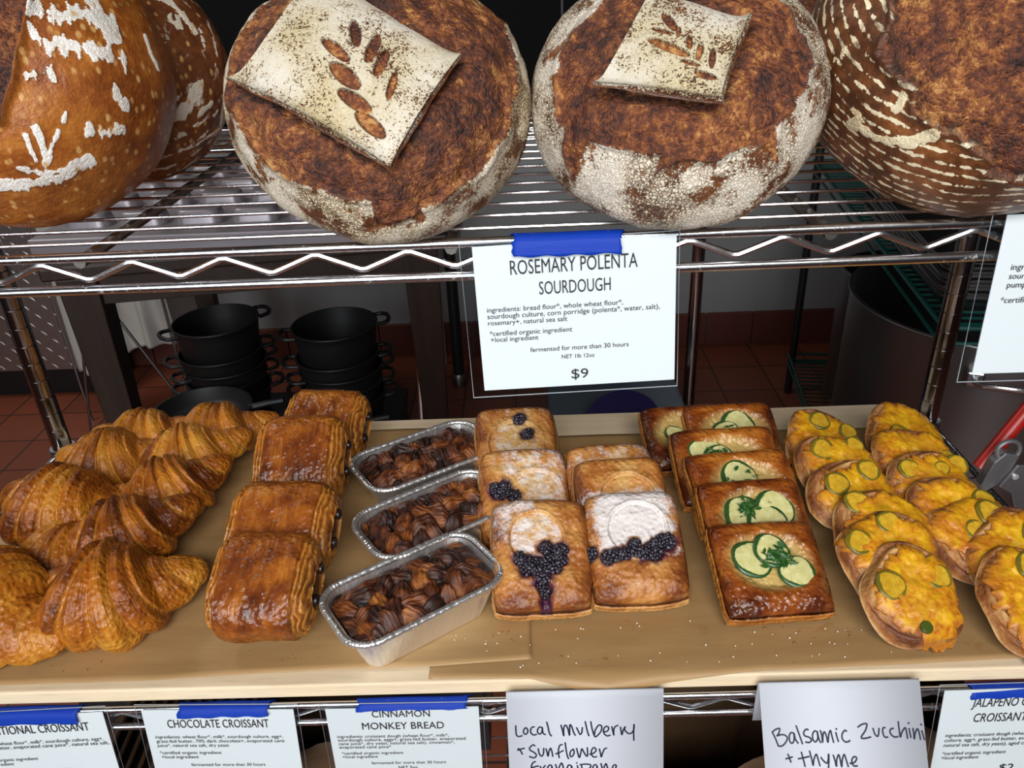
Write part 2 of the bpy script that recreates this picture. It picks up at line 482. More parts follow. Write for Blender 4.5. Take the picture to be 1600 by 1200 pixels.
laminated((-.231, -0.0052, 0.8485), (R_(-6.4), R_(1.2), R_(-.3)), WC, HC, 'laminated chocolate croissant card with wrinkled blue tape on the lower shelf', 
    [('CHOCOLATE CROISSANT', .155, .825, .185, .09)],
    [('ingredients: wheat flour*, milk*, sourdough culture, egg+,', .055, .905, .30, None), ('grass-fed butter, 70% dark chocolate+, evaporated cane', .055, .91, .347, None), ('juice*, natural sea salt, dry yeast', .055, .535, .394, None),
     ('*certified organic ingredient', .06, .475, .475, None), ('+local ingredient', .065, .315, .522, None), ('fermented for more than 30 hours', .255, .755, .61, None), ('NET 4oz', .43, .56, .67, None)], [('$4', .46, .55, .83, .075)])
laminated((-.0652, -0.0052, 0.8451), (R_(-2), R_(.7), 0), WC, HC, 'laminated cinnamon monkey bread card beside the mulberry note', 
    [('CINNAMON', .30, .68, .098, .078), ('MONKEY BREAD', .225, .765, .238, .082)],
    [('ingredients: croissant dough (wheat flour*, milk*,', .05, .79, .335, None), ('sourdough culture, eggs+, grass-fed butter, evaporated', .05, .90, .377, None), ('cane juice*, dry yeast, natural sea salt), cinnamon*,', .05, .825, .42, None), ('evaporated cane juice*', .05, .40, .463, None),
     ('*certified organic ingredient', .06, .475, .537, None), ('+local ingredient', .06, .30, .58, None), ('fermented for more than 30 hours', .25, .755, .66, None), ('NET 5oz', .43, .56, .72, None)], [('$4', .46, .55, .86, .075)])
laminated((.4801, -0.0052, 0.8506), (R_(-9.5), R_(1.5), R_(1.8)), WC, HC, 'laminated jalapeño cheddar croissant card at the lower right corner', 
    [('JALAPEÑO CHEDDAR', .19, .80, .165, .088, .12), ('CROISSANT', .215, .56, .315, .088, .12)],
    [('ingredients: croissant dough (wheat flour*, milk*, sourdough', .055, .97, .46, None, .15), ('culture, egg+, grass-fed butter, evaporated cane juice*,', .055, .90, .51, None, .15), ('natural sea salt, dry yeast), aged cheddar, jalapeños*', .055, .87, .56, None, .15),
     ('*certified organic ingredient', .055, .475, .645, None, .15), ('+local ingredient', .055, .30, .69, None, .15)], [('$2', .45, .545, .83, .075, .15)])

# hand-written notes folded over the lower shelf
exec_strokes = None
MULBERRY_STROKES=[[(-61.4,-32.5),(-61.4,-37.7),(-61.1,-41.4),(-59.7,-43),(-57.9,-43),(-56.3,-42.4)],[(-52.7,-34.6),(-54.2,-36.1),(-54.7,-38.9),(-53.9,-40.8),(-52.3,-40.8),(-51,-38.5),(-51.2,-35.9),(-52.5,-34.6)],[(-45.1,-33.8),(-46.9,-34.2),(-48.4,-36.5),(-48.3,-39.4),(-46.5,-41.7),(-44.7,-41.9),(-43.5,-41.4)],[(-38.2,-34.7),(-40.3,-34.2),(-42.2,-36.7),(-42.1,-39.8),(-40.3,-41.2),(-38.4,-38.9),(-37.9,-35),(-37.7,-39.5),(-36.6,-41.3),(-35.5,-41.7)],[(-33.9,-29.4),(-32.7,-35.4),(-31.8,-40.7),(-30.2,-43.3)],[(-21.4,-32.9),(-20.2,-38.4),(-19.2,-43.7),(-19.2,-37.4),(-18.2,-33.3),(-16.8,-33.3),(-15.5,-36.5),(-14.1,-43.3),(-13.9,-37),(-13.4,-32.4),(-11.8,-35),(-10.6,-39.8),(-9.1,-43.2)],[(-7.7,-35.7),(-6,-39.9),(-4.7,-42.5),(-3.2,-40.5),(-2.7,-35.8)],[(-0,-29.9),(1.4,-38),(2.7,-43.3),(3.1,-43.8)],[(-60,-55.3),(-58.3,-57.2),(-56.6,-61)],[(-60.6,-56.9),(-57.7,-55.9),(-54.7,-55.2)],[(-45.1,-52.9),(-46.9,-52),(-49.8,-54.8),(-49.4,-57.2),(-46.3,-59.4),(-44.1,-62.1),(-45.1,-64.5),(-47.4,-64.9),(-50.2,-63.6)],[(-42.2,-56.1),(-41.5,-60.9),(-39.5,-63.6),(-37.8,-61),(-37.4,-55.7)],[(-35.3,-56.3),(-34.5,-60),(-33.7,-63.8),(-32.8,-59),(-31.3,-55.7),(-30.3,-58.6),(-29.5,-63.9)],[(-20.8,-52.3),(-22.9,-53),(-24.2,-56.7),(-24.4,-61.4),(-23.8,-65.4)],[(-26.7,-61.6),(-23.2,-60.1),(-20.1,-58.4)],[(-18.2,-50.5),(-17.5,-57.4),(-16.6,-63.8),(-15.5,-66.7)],[(-11.3,-57.3),(-13.4,-59.1),(-14.2,-62.8),(-13.1,-64.9),(-11.4,-63.4),(-10.4,-60.2),(-11.1,-57.3)],[(-45.3,-69),(-47.6,-70.3),(-48.9,-74),(-48.9,-79.3),(-48.8,-83.6)],[(-48.5,-75.1),(-44.5,-73.8),(-42.6,-73.6)],[(-40.8,-74.2),(-40,-79),(-39.7,-83.3),(-39.3,-78),(-37.8,-74.8),(-36.6,-73.3)],[(-31,-73.4),(-32.8,-72.8),(-34.8,-76.5),(-34.8,-81.3),(-33.2,-83),(-31,-79.8),(-30.6,-74),(-29.9,-80.9),(-28.8,-83.1)],[(-27.3,-72.5),(-26,-77.8),(-25.3,-83.2),(-24.3,-75.8),(-21.9,-71),(-20.4,-75.9),(-19.4,-82.8)],[(-13.8,-73.7),(-15.7,-73.3),(-17.2,-77),(-16.8,-81.9),(-15,-82.4),(-13.3,-78.7),(-13.1,-73.9),(-12.2,-81.5),(-11.9,-88.4),(-13.9,-92.1),(-16.6,-91.5)],[(-7.8,-74.1),(-7.2,-78.9),(-6.6,-83.8)],[(-8.4,-71.2),(-8.3,-71.4)],[(4.9,-30.1),(5.9,-37.1),(7.6,-43.4),(8.6,-38.8),(11.5,-33.9),(14,-34.2),(14.4,-37.4),(12.7,-41.5),(8.9,-45.3),(7.6,-43.4)],[(15.9,-40.6),(19.1,-39.9),(20.6,-37),(19,-34.9),(16.9,-36.2),(15.9,-39.5),(16.8,-42.7),(19.1,-44.6),(21.6,-43.9)],[(23.3,-35.6),(24.2,-40.3),(25,-44.2),(24.9,-39.3),(26.1,-35.7),(28.6,-34.4)],[(30.9,-36.3),(31.5,-40.5),(32.1,-43.9),(33.4,-39),(35.2,-35.7),(34.5,-38),(35.6,-40.6),(38.3,-42.8),(41.1,-41.8),(42.7,-38.2),(42.9,-33.3),(42.5,-40.8),(42.6,-49.5)],[(-8.1,-56.6),(-7.1,-61.9),(-5.9,-65.9),(-4.6,-61.5),(-3.5,-57),(-1.1,-62.1),(1.1,-64.8),(1.5,-60.6),(1.3,-56.1)],[(3.3,-62.8),(6.3,-62),(9.1,-59.2),(8.2,-56.6),(6.6,-56.3),(5,-59.1),(4.9,-62.8),(6.7,-65.5),(9.4,-65.3)],[(12.1,-57.7),(13,-62.5),(13.6,-65.7),(15.1,-61),(16.5,-57.9),(18.4,-56.9)],[(-4.2,-73.7),(-3.4,-81.7),(-3,-90.3)],[(-5.3,-73.1),(-0.9,-72.7),(3.7,-73.4),(3.7,-76),(0.8,-78.6),(-3.2,-79.6)],[(8.8,-73.5),(6.9,-74),(5.7,-77.7),(6.3,-82),(8.1,-83.1),(9.6,-79.9),(9.5,-74.1),(10.3,-81),(11.4,-83.5)],[(13.2,-72.6),(14.5,-78.5),(15.1,-83.8),(15.7,-77.5),(17.6,-72.7),(18.9,-76.5),(20.2,-83.5)],[(22.8,-79.3),(25.9,-77.7),(26.8,-75.1),(25.5,-74),(23.8,-75.6),(23.1,-79.8),(24.4,-83.3),(27.7,-83.1)]]
ZUCCHINI_STROKES=[[(-60.3,-40),(-58.3,-44.6),(-56.3,-50.5)],[(-60.3,-39.5),(-57.8,-37.8),(-54.8,-36.7),(-53.9,-37.6),(-55.2,-41),(-56.7,-42.8),(-54.8,-42.2),(-50.9,-42),(-48.2,-43.9),(-48.4,-46.2),(-51,-49.7),(-54,-51.3),(-56.4,-50.8)],[(-42.7,-40.8),(-44.6,-40.5),(-46.2,-43),(-46.1,-47.6),(-44.1,-49),(-42.4,-46.3),(-42,-40.8),(-41.4,-45.4),(-39.3,-49.1)],[(-39.7,-35.1),(-37.8,-41.8),(-35.6,-49.6)],[(-29.9,-38.5),(-31.5,-38),(-33.9,-40.7),(-32.9,-43.3),(-29.2,-44.7),(-27.7,-47),(-30,-48.8),(-32.6,-48.3)],[(-22.4,-40.1),(-24.5,-39.6),(-26.4,-42.5),(-26.3,-46.6),(-24.3,-48.4),(-22.1,-45.3),(-22.2,-40.3),(-21.4,-45.8),(-20,-49)],[(-19.5,-39.4),(-18.6,-43.5),(-18.4,-49),(-17.6,-43.1),(-16.2,-40.4),(-14.8,-43.6),(-13.9,-49.1),(-12.6,-42.7),(-10.9,-39.4),(-10.1,-43.7),(-9.1,-49)],[(-6.5,-41.3),(-5.9,-44.7),(-5,-48.4)],[(-6,-38.1),(-5.7,-38.6)],[(2.6,-40.3),(1.2,-39.6),(-1.2,-42.5),(-1.5,-46.2),(0.4,-48.7),(2.8,-49),(4.7,-48.1)],[(-48.6,-58),(-47.6,-60.7),(-46.6,-64.3)],[(-50.5,-61.5),(-47.6,-60.9),(-45.2,-60.2)],[(-37.1,-56.6),(-35.9,-62.3),(-34.9,-67.9)],[(-39.9,-61.7),(-35.8,-61.1),(-30.9,-60.1)],[(-30.1,-55.8),(-28.9,-61.5),(-28,-67.4),(-26.9,-62.4),(-24.6,-58.4),(-23.5,-62),(-22.3,-67.7)],[(-20.8,-61.2),(-18.9,-63.9),(-16.2,-65.8),(-14.8,-62.7),(-14.2,-58.2),(-14.4,-64),(-15.7,-71.2),(-18.3,-73.9)],[(-10.3,-59.6),(-9.2,-64.1),(-8.4,-68.6),(-7.7,-63.2),(-5.7,-59.2),(-4.7,-63.8),(-4,-69),(-3,-63.3),(-1,-59.1),(0.3,-63.8),(1.5,-68.8)],[(12.7,-37.1),(16.2,-35.1),(19.6,-34.5),(20.4,-35.6),(18.6,-40.2),(14.8,-45.1),(15.6,-46.5),(18.9,-46.3),(22.6,-45.5)],[(25.3,-38.7),(26.4,-43.1),(28.5,-45.1),(29.7,-42.7),(30.3,-38.8)],[(35.4,-38.2),(33.9,-38.4),(33.2,-40.9),(33.8,-44.6),(35.1,-46),(37,-45.8)],[(42.4,-39),(40.7,-39.2),(39.4,-41),(40.1,-43.8),(42.7,-45.9),(45.6,-45.7)],[(47.2,-33.7),(47.3,-39.8),(47.7,-46.2),(49.2,-42.6),(52.4,-38.6),(53.3,-42.2),(53.7,-47.2)],[(55.7,-39.5),(56.2,-43.6),(56.6,-46.4)],[(55.7,-34.7),(55.9,-35.2)],[(59,-39.4),(59.3,-43.7),(59.3,-48),(60.5,-43.3),(62.8,-39.7),(63.9,-42.9),(64.5,-48.3)],[(66.4,-41.6),(67,-44.8),(67.8,-48.6)],[(66.1,-36.1),(66.4,-36.6)],[(3.4,-66.4),(6.8,-65.8),(9.1,-63.1),(8.6,-61.3),(6.7,-61.3),(5.1,-63.5),(5,-66.6),(6.5,-68.5),(9.1,-68.5)]]
def note(loc, rx, rz, W, H, strokes, label):
    r = empty('handwritten_note', loc, (0, 0, rz), label, 'note', 'handwritten notes on the lower shelf')
    # one sheet folded over the front rail: front leaf swings out, short leaf tucked behind
    mb = MB(); n = 14; pts = []
    d = Vector((0, math.sin(rx), -math.cos(rx)))
    fr = [d * (H * k / n) for k in range(n + 1)]
    V = []; F = []
    prof = [Vector((0, .0035, -.05)), Vector((0, .0032, -.02)), Vector((0, .0026, -.004)), Vector((0, .0014, 0.0004))] + fr
    for p in prof:
        V += [(-W / 2, p.y, p.z), (W / 2, p.y, p.z)]
    for i in range(len(prof) - 1): F.append((2 * i, 2 * i + 1, 2 * i + 3, 2 * i + 2))
    mb.add(V, F); o = mb.build('folded_sheet', NOTE, r, smooth=True, angle=60)
    sd = o.modifiers.new('thickness', 'SOLIDIFY'); sd.thickness = .0003; sd.offset = 0
    mb = MB(); nrm = Vector((0, -math.cos(rx), -math.sin(rx)))
    for st in strokes:
        pts = [Vector((x * .001, 0, 0)) + d * (-z * .001) + nrm * .0003 for x, z in (spline(st, 5) if len(st) > 2 else st)]
        # flat pen ribbon
        V = []; F = []; w = .00072
        for i, p in enumerate(pts):
            a = pts[max(i - 1, 0)]; b = pts[min(i + 1, len(pts) - 1)]
            t = (b - a).normalized() if (b - a).length > 1e-9 else Vector((1, 0, 0)); s = t.cross(nrm).normalized() * w
            e = t * (w * (-.8 if i == 0 else .8 if i == len(pts) - 1 else 0))
            V += [p + s + e, p - s + e]
        for i in range(len(pts) - 1): F.append((2 * i, 2 * i + 1, 2 * i + 3, 2 * i + 2))
        mb.add(V, F)
    mb.build('handwriting', MARKER, r)
    return r
note((.0977, -.008, .8641), R_(-15.4), 0, .1375, .10, MULBERRY_STROKES, 'white folded note handwritten Local Mulberry + Sunflower Frangipane')
note((.3174, -.008, .8676), R_(-36.4), 0, .1375, .10, ZUCCHINI_STROKES, 'white folded note handwritten Balsamic Zucchini + thyme')

def tape_strip(x0, x1, zr, seed, label, low=.008, slope=0.0):
    """tape wrapped over the front rail and down onto a card"""
    rng = np.random.RandomState(seed)
    prof = [(.006, -.004), (.0050, .0010), (.001, .0040), (-.0035, .0036), (-.0062, .0016), (-.0075, -.0008), (-.0080 - .12 * low, -low)]
    prof = [np.array(p) for p in prof]; P = spline(prof, 4); nu = 24; V = []
    for i in range(nu):
        t = i / (nu - 1)
        for j, p in enumerate(P):
            e = j / (len(P) - 1)
            x = x0 + (x1 - x0) * t
            jag = (rng.rand() - .5) * .0016
            if i == 0: x += jag - .0012 * math.sin(e * 9)
            if i == nu - 1: x += jag + .003 * (abs(e - .75) * 2) - .0015
            V.append((x - (x0 + x1) / 2, p[0] + .0003 * math.sin(9 * t + seed), p[1] + slope * (t - .5) * e + (.0006 * math.sin(23 * t + seed) if j == len(P) - 1 else 0)))
    F = grid_faces(nu, len(P))
    o = link_mesh('masking_tape', np_mesh('masking_tape', V, F, TAPE), None, ((x0 + x1) / 2, 0, zr - .003))
    sd = o.modifiers.new('thickness', 'SOLIDIFY'); sd.thickness = .0003; sd.offset = 1
    return tag(o, label, 'tape', 'strips of blue tape on the rails')
tape_strip(.052, .122, ZU, 1, 'blue tape strip holding the rosemary polenta sourdough card', .0085)
tape_strip(-.47, -.357, ZL, 2, 'blue tape strip at the far left of the lower rail', .0072)
tape_strip(-.266, -.184, ZL, 3, 'crinkled blue tape strip with white scuffs over the chocolate croissant card', .0042)
tape_strip(-.105, -.006, ZL, 4, 'blue tape strip above the cinnamon monkey bread card', .0014)
tape_strip(.436, .53, ZL, 5, 'blue tape strip above the jalapeño card at the lower right', .0042)

# ------------------------------------------------------------------ sourdough loaves
def m_loaf(name, crust, flour, ring=None, crack=1.0, speck=(3.6, 2.6, .42), dots=False):
    """M.r flour cover, M.g torn open crumb, M.b distance from the loaf's axis (banneton rings), M.a dark scorched rim"""
    t = NT(name); r, g, b, a = t.attr(); o = t.obj
    n4 = t.noise(o, 950, 3, .6); n1 = t.noise(o, 26, 5, .62); n2 = t.noise(o, 120, 5, .65); n3 = t.noise(o, 420, 3, .6)
    base = t.ramp(t.math('ADD', t.math('MULTIPLY', n1, .55), t.math('MULTIPLY', n2, .45)), [(.28, crust[0]), (.46, crust[1]), (.58, crust[2]), (.75, crust[3])])
    big = t.noise(o, 20, 3, .6)
    wob = t.node('VectorMath', operation='MULTIPLY_ADD'); t.set(wob.inputs[0], t.node('TexNoise', Vector=o, Scale=90, Detail=4).outputs['Color']); wob.inputs[1].default_value = (.010,) * 3; t.set(wob.inputs[2], o)
    bub = t.node('TexVoronoi', Vector=wob.outputs[0], Scale=520); bsep = t.t.nodes.new('ShaderNodeSeparateColor'); t.t.links.new(bub.outputs['Color'], bsep.inputs[0])
    torn_n = t.math('ADD', t.math('MULTIPLY', t.noise(o, 120, 8, .72), .7), t.math('MULTIPLY', t.math('SUBTRACT', 1.0, bub.outputs['Distance']), .3))
    torn_f = t.math('ADD', t.math('MULTIPLY', t.noise(o, 100, 9, .78), .58), t.math('ADD', t.math('MULTIPLY', big, .34), t.math('MULTIPLY', bsep.outputs[0], .08)))
    torn = t.ramp(torn_f, [(.40, (.022, .007, .006)), (.455, (.080, .022, .011)), (.51, (.16, .044, .015)), (.56, (.30, .10, .024)), (.62, (.52, .27, .085))])
    c = t.mix(g, base, torn)
    c = t.mix(t.math('MULTIPLY', t.math('MULTIPLY', t.ramp(n2, [(.45, 0), (.6, 1)]), a), .9), c, (.025, .009, .005))
    if ring:
        wob = t.math('ADD', t.math('MULTIPLY', b, ring[0]), t.math('MULTIPLY', n1, 5.0))
        rg = t.ramp(t.math('ADD', t.math('SINE', wob), t.math('MULTIPLY', t.math('SUBTRACT', n2, .5), 5.0)), [(ring[1], 0), (ring[1] + .22, 1)])
        rg = t.math('MULTIPLY', rg, t.ramp(n1, [(ring[2], 0), (ring[2] + .1, 1)]))
        rg = t.math('MULTIPLY', rg, t.math('SUBTRACT', 1.0, g))
    # flour: speckled, patchy and crackled
    dis = t.node('VectorMath', operation='MULTIPLY_ADD'); t.set(dis.inputs[0], t.node('TexNoise', Vector=o, Scale=160, Detail=3).outputs['Color']); dis.inputs[1].default_value = (.007,) * 3; t.set(dis.inputs[2], o)
    cell = t.voro(dis.outputs[0], 430, 'DISTANCE_TO_EDGE')
    crk = t.ramp(cell, [(.03, 0), (.15, 1)])
    crk = t.mix(t.ramp(n1, [(.44, crack), (.60, crack * .35)]), (1, 1, 1), crk)
    mid = t.noise(o, 52, 4, .62)
    amt = t.math('ADD', t.math('SUBTRACT', r, speck[2]), t.math('ADD', t.math('MULTIPLY', t.math('SUBTRACT', mid, .5), speck[0]), t.math('MULTIPLY', t.math('SUBTRACT', t.math('ADD', t.math('MULTIPLY', n4, .65), t.math('MULTIPLY', n3, .35)), .5), speck[1])))
    f = t.math('MULTIPLY', t.math('MULTIPLY', t.ramp(amt, [(.0, 0), (.16, 1)]), t.ramp(r, [(.05, 0), (.3, 1)])), crk)
    fc = t.mix(t.ramp(n1, [(.35, 0), (.65, 1)]), flour[0], flour[1])
    c = t.mix(f, c, fc)
    if ring: c = t.mix(rg, c, flour[1])
    if dots:
        dv = t.node('TexVoronoi', Vector=t.scale(o, (1.3, 1, .7)), Scale=125)
        dm = t.math('MULTIPLY', t.ramp(dv.outputs['Distance'], [(.17, 1), (.30, 0)]), t.ramp(t.noise(o, 40, 2), [(.36, 0), (.48, .85)]))
        c = t.mix(t.math('MULTIPLY', dm, t.math('SUBTRACT', 1.0, g)), c, (.62, .36, .12))
    h = t.math('ADD', t.math('MULTIPLY', torn_n, t.math('MULTIPLY', g, 1.2)), t.math('ADD', t.math('MULTIPLY', n3, .25), t.math('MULTIPLY', f, .25)))
    rough = t.mix(f, t.mix(g, (.42,) * 3, (.6,) * 3), (.85,) * 3)
    return t.bsdf(Base_Color=c, Roughness=rough, Normal=t.bump(h, .9, .003))
CR = [(.03, .009, .004), (.10, .031, .011), (.24, .08, .022), (.44, .21, .07)]
FL = [(.64, .53, .33), (.80, .74, .62)]
M_POLENTA = m_loaf('polenta loaf crust', CR, [(.60, .47, .25), (.74, .68, .55)])
M_POLENTA2 = m_loaf('pale polenta loaf crust', CR, [(.60, .51, .34), (.74, .69, .59)])
M_FLAP = m_loaf('floured loaf flap', CR, [(.52, .43, .25), (.60, .56, .48)], crack=.15, speck=(2.0, 4.4, .42))
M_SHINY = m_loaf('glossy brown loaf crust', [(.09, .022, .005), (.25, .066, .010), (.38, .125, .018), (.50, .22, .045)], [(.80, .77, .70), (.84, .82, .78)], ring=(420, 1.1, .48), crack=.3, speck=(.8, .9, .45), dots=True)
M_DEEP = m_loaf('deep brown loaf crust', [(.05, .014, .006), (.13, .038, .011), (.23, .075, .02), (.42, .2, .07)], [(.72, .64, .5), (.82, .78, .7)], ring=(420, .95, .44), crack=.3, speck=(.8, .9, .45), dots=True)  # darker crust for the two brown loaves at the back
M_RINGED = m_loaf('ring floured loaf crust', [(.03, .010, .004), (.085, .027, .009), (.20, .065, .018), (.36, .15, .05)], [(.70, .55, .30), (.80, .70, .48)], ring=(1000, .75, .36), crack=.4, speck=(1.2, 1.2, .42))

def facing(P, d0):
    """coordinates on the loaf's face as a customer standing d0 away sees it"""
    return P[:, :2] * (d0 / (d0 - P[:, 2]))[:, None]

def loaf_implicit(P, a, ct, cb, tilt, lean):
    """P in the loaf's facing frame -> canonical disc frame -> implicit value"""
    Q = P @ (rot_y(lean) @ rot_x(-tilt))        # disc axis = canonical +z
    z = Q[:, 2]; rr = (Q[:, 0] ** 2 + Q[:, 1] ** 2) / a ** 2
    return rr ** 1.15 + np.where(z > 0, np.abs(z / ct) ** 2.1, np.abs(z / cb) ** 2.6), Q

def make_loaf(name, label, origin, Rm, a, ct, cb, tilt, mat, feature, res=(230, 330), lean=0.0, seed=0, group='sourdough loaves on the bread shelf', lump=.004):
    nu, nv = res
    th = np.concatenate([np.linspace(.0001, PI * .62, int(nu * .78), endpoint=False), np.linspace(PI * .62, PI - .0001, nu - int(nu * .78))])
    ph = np.linspace(0, 2 * PI, nv, endpoint=False)
    T, Fi = np.meshgrid(th, ph, indexing='ij'); T = T.ravel(); Fi = Fi.ravel()
    D = np.stack([np.sin(T) * np.cos(Fi), np.sin(T) * np.sin(Fi), np.cos(T)], 1)
    lo = np.full(len(D), .001); hi = np.full(len(D), .3)
    for _ in range(34):
        mid = (lo + hi) / 2; v, _q = loaf_implicit(D * mid[:, None], a, ct, cb, tilt, lean)
        hi = np.where(v > 1, mid, hi); lo = np.where(v > 1, lo, mid)
    P = D * lo[:, None]
    P = P * (1 + (lump / a) * fbm(P, 14, 3, seed))[:, None]
    F = grid_faces(nu, nv, True)
    N = normals(P, F); flip = np.sign((N * D).sum(1).mean()); N = N * flip
    _v, Q = loaf_implicit(P, a, ct, cb, tilt, lean)
    ring = np.arctan2(np.hypot(Q[:, 0], Q[:, 1]), np.maximum(Q[:, 2], -.5) + .02) * .1
    h, attr = feature(P, N, Q, ring)
    P = P + N * h[:, None]
    Rm = np.array(Rm); W = P @ Rm.T
    zmin = W[:, 2].min(); base = (origin[0], origin[1], origin[2] + zmin)
    W = W - [0, 0, zmin]
    me = np_mesh(name, W, F if flip > 0 else F[:, ::-1], mat, attr=attr)
    o = link_mesh(name, me, None, base)
    tag(o, label, 'bread', group)
    return o, zmin, Rm

def front_surface(U, d0, a, ct, cb, tilt, lean=0.0):
    lo = np.full(len(U), -.02); hi = np.full(len(U), .3)
    for _ in range(40):
        mid = (lo + hi) / 2; v, _q = loaf_implicit(np.column_stack([U * (1 - mid / d0)[:, None], mid]), a, ct, cb, tilt, lean)
        hi = np.where(v > 1, mid, hi); lo = np.where(v > 1, lo, mid)
    return np.column_stack([U * (1 - lo / d0)[:, None], lo])

def polenta_loaf(label, flap_label, origin, Rm, d0, dims, tilt, crust_poly, quad, leaves, seed, mat, cracks):
    """outlines in millimetres on the loaf's face"""
    a, ct, cb = dims; mm = lambda L: [(x * .001, y * .001) for x, y in L]
    CP = mm(crust_poly); QD = mm(quad); LV = [(*mm((p, q)), w * .0005) for p, q, w in leaves]
    CK = [(mm(pts), w * .001) for pts, w in cracks]
    def feature(P, N, Q, ring):
        U = facing(P, d0); front = smooth(-.02, .01, P[:, 2])
        jit = fbm(P, 55, 3, seed + 3) * .0035
        d = poly_sdf(U, CP) + jit
        torn = smooth(.0008, -.0008, d) * front
        for pts, w in CK:
            for i in range(len(pts) - 1):
                dd, _t = seg_dist(U, pts[i], pts[i + 1]); torn = np.maximum(torn, smooth(w * .6, w * .35, dd + jit * .7) * front)
        dq = poly_sdf(U, QD)
        h = torn * (-.0016 + .0050 * fbm(P, 34, 4, seed + 4) + .0034 * np.abs(fbm(P, 80, 3, seed + 5)))
        h += (1 - torn) * .0012 * fbm(P, 60, 3, seed + 6)
        h += .0022 * np.exp(-(d / .003) ** 2) * (d > -.001) * front          # lip where the floured skin tore back
        h -= .007 * smooth(.010, -.004, dq) * front                           # hollow under the lifted flap
        flour = (1 - torn) * (.78 + .35 * fbm(P, 30, 3, seed + 7))
        dark = torn * (smooth(.012, .0, dq) * 1.0 + .45 * smooth(-.2, .35, fbm(P, 22, 3, seed + 8)))
        return h, np.stack([np.clip(flour, 0, 1), torn, ring, np.clip(dark, 0, 1)], 1)
    o, zmin, Rm = make_loaf('sourdough_loaf', label, origin, Rm, a, ct, cb, tilt, mat, feature, seed=seed)
    # the scored flap: a slab lifted along its edges
    n = 150
    s, t = np.meshgrid(np.linspace(0, 1, n), np.linspace(0, 1, n), indexing='ij'); s = s.ravel(); t = t.ravel()
    A, B, Cc, Dd = [np.array(p) for p in QD]    # left, bottom, right, top
    U = (A * ((1 - s) * (1 - t))[:, None] + B * (s * (1 - t))[:, None] + Cc * (s * t)[:, None] + Dd * ((1 - s) * t)[:, None])
    ctr = (A + B + Cc + Dd) / 4
    edge = np.minimum(np.minimum(s, 1 - s), np.minimum(t, 1 - t))
    bow = 1 - .05 * (4 * s * (1 - s)) * np.exp(-(t / .08)) - .04 * (4 * t * (1 - t)) * np.exp(-((1 - s) / .08))
    U = ctr + (U - ctr) * bow[:, None]
    P = front_surface(U, d0, a, ct, cb, tilt)
    F = grid_faces(n, n); N = normals(P, F); N *= np.sign(N[:, 2].mean())
    lift = .0040 + .0062 * np.exp(-t / .05) + .0050 * np.exp(-(1 - s) / .06) + .001 * np.exp(-s / .05) - .004 * np.exp(-(1 - t) / .06)
    lift += .0010 * fbm(P, 40, 3, seed + 20)
    cut = np.zeros(len(P))
    for p, q, w in LV:
        dd, tt = seg_dist(U, p, q); prof = w * np.sqrt(np.clip(4 * tt * (1 - tt), 0, 1)) + 1e-6
        cut = np.maximum(cut, smooth(1.08, .80, dd / prof))
    lift -= .0026 * cut
    top = P + N * lift[:, None]
    thick = np.minimum(.0062, .0036 + .03 * edge)
    bot = top - N * thick[:, None]
    outw = U - ctr; outw /= np.linalg.norm(outw, axis=1)[:, None] + 1e-9
    flare = .0034 * (np.exp(-t / .012) + .8 * np.exp(-(1 - s) / .012)) * (1 + .5 * fbm(P, 60, 2, seed + 41))
    bot[:, :2] += outw * np.minimum(flare, .0042)[:, None]
    V = np.concatenate([top, bot]); FF = np.concatenate([F, F[:, ::-1] + n * n])
    ring_i = np.concatenate([np.arange(n) * n, (n - 1) * n + np.arange(1, n), np.arange(n - 2, -1, -1) * n + n - 1, np.arange(n - 2, 0, -1)])
    m = len(ring_i); j = np.roll(ring_i, -1)
    side = np.stack([ring_i, ring_i + n * n, j + n * n, j], 1); FF = np.concatenate([FF, side])
    rimd = smooth(.012, .0, edge)
    fl = np.clip((.86 + .42 * fbm(P, 34, 4, seed + 30)) * (1 - cut), 0, 1)
    attr = np.stack([np.concatenate([fl, fl * 0]), np.concatenate([cut, np.zeros(n * n)]), np.zeros(2 * n * n), np.concatenate([np.zeros(n * n), np.ones(n * n)])], 1)
    W = V @ Rm.T - [0, 0, zmin]
    fo = link_mesh('scored_flap', np_mesh('scored_flap', W, FF, M_FLAP, attr=attr), o)
    fo['label'] = flap_label
    return o

# faces and outlines of each loaf
def stroke_mask(U, strokes, P, seed):
    m = np.zeros(len(U))
    nz = fbm(P * np.array([1, .18, .18]), 420, 2, seed); n2 = fbm(P, 70, 3, seed + 1)
    for pts, w, zig in strokes:
        for i in range(len(pts) - 1):
            d, t = seg_dist(U, pts[i], pts[i + 1])
            m = np.maximum(m, smooth(w + .0006, w - .0006, d + nz * zig + n2 * w * .9))
    return m

